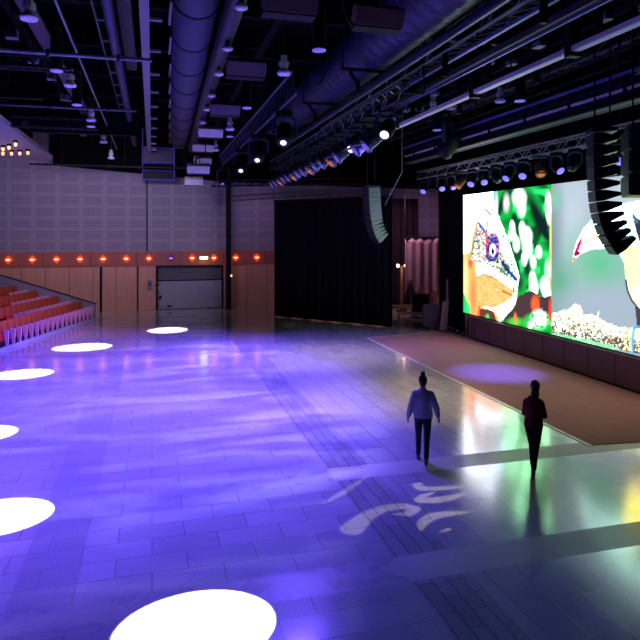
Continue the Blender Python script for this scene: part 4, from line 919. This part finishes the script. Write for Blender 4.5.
# ------------------------------------------------------------------ people
def capsule(k, p, q, r0, r1, n=10):
    k.cyl(p, q, r0, r1, n=n, caps=True); k.ball(p, r0, n, 8); k.ball(q, r1, n, 8)
def solid(k, name, m, parent, vox=.012, it=4):
    o = k.build(name, m, parent, True)
    r = o.modifiers.new('union', 'REMESH'); r.mode = 'VOXEL'; r.voxel_size = vox; r.use_smooth_shade = True
    s_ = o.modifiers.new('soften', 'SMOOTH'); s_.iterations = it; s_.factor = .5
    dg = bpy.context.evaluated_depsgraph_get(); me = bpy.data.meshes.new_from_object(o.evaluated_get(dg)); o.modifiers.clear(); o.data = me
    me.materials.clear(); me.materials.append(m)
    for p in me.polygons: p.use_smooth = True
    return o
def hand(k, wr, d, side, inward):
    """palm, four bent fingers of different lengths and a thumb leaving the palm's side"""
    d = Vector(d).normalized(); a = Vector(inward).normalized(); b_ = d.cross(a)       # a: palm normal, b_: across the knuckles
    wr = Vector(wr); c = wr+d*.045
    capsule(k, wr, wr+d*.08, .024, .03); capsule(k, wr+b_*.018, wr+d*.085+b_*.026, .018, .016); capsule(k, wr-b_*.018, wr+d*.085-b_*.026, .018, .016)
    for i, ln in enumerate((.066, .076, .07, .054)):
        p = wr+d*.085+b_*(.03-.02*i); m1 = p+(d*.9+a*.35)*ln*.55; m2 = m1+(d*.6+a*.75)*ln*.5
        capsule(k, p, m1, .0095, .009, 8); capsule(k, m1, m2, .009, .0075, 8)
    t0 = wr+d*.03+b_*.028; t1 = t0+(d*.7+b_*.6+a*.3)*.04; t2 = t1+(d*.9+a*.3)*.03
    capsule(k, t0, t1, .013, .011, 8); capsule(k, t1, t2, .011, .009, 8)
SKIN = mat('skin', (196, 150, 128), .55)
def person(label, loc, rz, J, top_m, leg_m, hair_m, shoe_m, bun, top_r, loose):
    o = thing('person', label, 'person', loc, rz)
    V = {n: Vector(v) for n, v in J.items()}
    hd, nk = V['head'], V['neck']
    k = MB(); F_ = V['face']
    k.ball(hd+Vector((0, 0, .03)), (.074, .092, .098)); k.ball(hd+F_*.03+Vector((0, 0, -.04)), (.055, .066, .07))
    capsule(k, nk, hd-Vector((0, 0, .03)), .054, .05)
    k.ball(hd+F_*.098+Vector((0, 0, -.015)), (.013, .02, .02)); sd = Vector((F_.y, -F_.x, 0))
    for s_ in (-1, 1): k.ball(hd+sd*.076*s_+Vector((0, 0, 0)), (.014, .022, .032))
    k.ball(hd+F_*.088+Vector((0, 0, -.062)), (.024, .01, .009))
    pe, ch = V['pelvis'], V['chest']
    mid = pe.lerp(ch, .45)
    k.loft([(pe.x, pe.y, pe.z-.1, .12, .09), (pe.x, pe.y, pe.z, .155, .105), (mid.x, mid.y, mid.z, .12, .085), (ch.x, ch.y, ch.z-.05, .15, .105), (ch.x, ch.y, ch.z+.06, .13, .085), (nk.x, nk.y, nk.z-.02, .06, .06)])
    for s_ in 'LR':
        capsule(k, V['sh'+s_], V['el'+s_], .048, .036); capsule(k, V['el'+s_], V['wr'+s_], .036, .025)
        hand(k, V['wr'+s_], V['wr'+s_]-V['el'+s_], s_, V['palm'+s_])
        capsule(k, V['hip'+s_], V['kn'+s_], .08, .052); capsule(k, V['kn'+s_], V['an'+s_], .05, .034); capsule(k, V['an'+s_], V['toe'+s_], .034, .028)
        capsule(k, V['sh'+s_], ch+Vector((0, 0, .03)), .05, .06)
    solid(k, 'body', SKIN, o, .010, 3)
    for s_ in (-1, 1): MB().ball(hd+F_*.086+sd*.03*s_+Vector((0, 0, .012)), .011).build('eye', mat('eye_dark', (30, 26, 26), .2), o)
    # hair
    k = MB(); k.ball(hd-F_*.014+Vector((0, 0, .042)), (.085, .098, .1)); k.ball(hd-F_*.055+Vector((0, 0, -.02)), (.07, .05, .08))
    if bun: k.ball(hd-F_*.045+Vector((0, 0, .155)), (.046, .046, .042)); k.ball(hd-F_*.02+Vector((.02, 0, .19)), (.022, .022, .02)); k.ball(hd-F_*.06+Vector((-.025, 0, .185)), (.02, .02, .016))
    else: k.ball(hd-F_*.05+Vector((0, 0, -.09)), (.075, .05, .1))
    b_ = k.b
    for v in list(b_.verts):     # clear the face
        r_ = v.co-hd
        if r_.dot(F_) > .045 and r_.z < .075: v.co -= F_*(r_.dot(F_)-.045)
    solid(k, 'hair', hair_m, o, .01, 2)
    # top
    e = loose; k = MB()
    k.loft([(pe.x, pe.y, pe.z-.05, .165+e, .118+e), (pe.x, pe.y, pe.z+.06, .158+e, .118+e), (mid.x, mid.y, mid.z, .135+e, .108+e), (ch.x, ch.y, ch.z-.05, .165+e*.8, .122+e*.7), (ch.x, ch.y, ch.z+.06, .15+e*.4, .1+e*.4), (nk.x, nk.y, nk.z-.01, .07, .068)])
    for s_ in 'LR':
        cuff = V['el'+s_].lerp(V['wr'+s_], top_r)
        capsule(k, V['sh'+s_], V['el'+s_], .064+e*.5, .05+e*.6); capsule(k, V['el'+s_], cuff, .05+e*.6, .038+e*.6); capsule(k, V['sh'+s_], ch+Vector((0, 0, .03)), .062+e*.3, .07)
    solid(k, 'top', top_m, o, .012, 4)
    # trousers
    k = MB(); k.loft([(pe.x, pe.y, pe.z-.13, .13, .1), (pe.x, pe.y, pe.z-.04, .163, .115), (pe.x, pe.y, pe.z+.06, .15, .108)])
    for s_ in 'LR':
        capsule(k, V['hip'+s_], V['kn'+s_], .09, .063); capsule(k, V['kn'+s_], V['an'+s_].lerp(V['kn'+s_], .1), .061, .05)
    solid(k, 'trousers', leg_m, o, .012, 3)
    for s_ in 'LR':
        k = MB(); an, to = V['an'+s_], V['toe'+s_]; h_ = V['heel'+s_]
        capsule(k, h_+Vector((0, 0, .005)), to, .036, .03); capsule(k, an-Vector((0, 0, .01)), h_.lerp(to, .3), .042, .038)
        solid(k, 'shoe', shoe_m, o, .01, 2)
    return o
u = Vector
def heading(px): t = (px-320)/F; return -math.atan2(SN+t*CS, CS-t*SN)
g1 = at(423, 463.2, Z=0)
J1 = dict(head=(.0, .03, 1.555), face=(0, 1, 0), neck=(0, 0, 1.43), chest=(0, 0, 1.27), pelvis=(0, 0, .93),
  shL=(-.142, 0, 1.315), elL=(-.225, .03, 1.08), wrL=(-.275, .09, .86), palmL=(1, 0, 0), shR=(.142, 0, 1.315), elR=(.245, -.07, 1.09), wrR=(.285, -.02, .90), palmR=(-1, 0, 0),
  hipL=(-.085, 0, .90), knL=(-.085, .15, .50), anL=(-.09, .20, .085), heelL=(-.09, .16, .036), toeL=(-.10, .36, .034),
  hipR=(.085, 0, .90), knR=(.075, .0, .48), anR=(.06, -.28, .17), heelR=(.06, -.32, .13), toeR=(.06, -.17, .034))
person('person with a hair bun in a loose pale blue shirt and dark trousers walking away', (g1.x, g1.y, 0), heading(423), J1, mat('pale_denim', (172, 170, 198), .8, var=.35, scale=9, spec=.15), mat('dark_denim', (34, 38, 62), .8, var=.25, scale=12), mat('brown_hair', (54, 38, 36), .6), mat('blue_shoe', (70, 90, 130), .6), True, .8, .028)
g2 = at(533.5, 475.5, Z=0)
J2 = dict(head=(.03, .02, 1.59), face=(0, 1, 0), neck=(.0, 0, 1.46), chest=(0, 0, 1.29), pelvis=(0, 0, .94),
  shL=(-.122, 0, 1.325), elL=(-.155, .07, 1.10), wrL=(-.10, .24, 1.02), palmL=(1, 0, 0), shR=(.122, 0, 1.325), elR=(.19, .02, 1.09), wrR=(.12, .23, 1.02), palmR=(-1, 0, 0),
  hipL=(-.075, 0, .91), knL=(-.025, .17, .51), anL=(-.01, .24, .085), heelL=(-.01, .2, .036), toeL=(-.01, .40, .034),
  hipR=(.075, 0, .91), knR=(.04, .03, .48), anR=(.0, -.27, .18), heelR=(-.0, -.31, .14), toeR=(-.01, -.17, .034))
person('person in dark maroon top and black trousers walking with bent arms near the carpet', (g2.x, g2.y, 0), heading(533), J2, mat('maroon_knit', (112, 40, 54), .85, spec=.1), mat('black_denim', (20, 20, 26), .8), mat('black_hair', (22, 18, 18), .6), mat('olive_shoe', (120, 140, 90), .6), False, .95, .004)
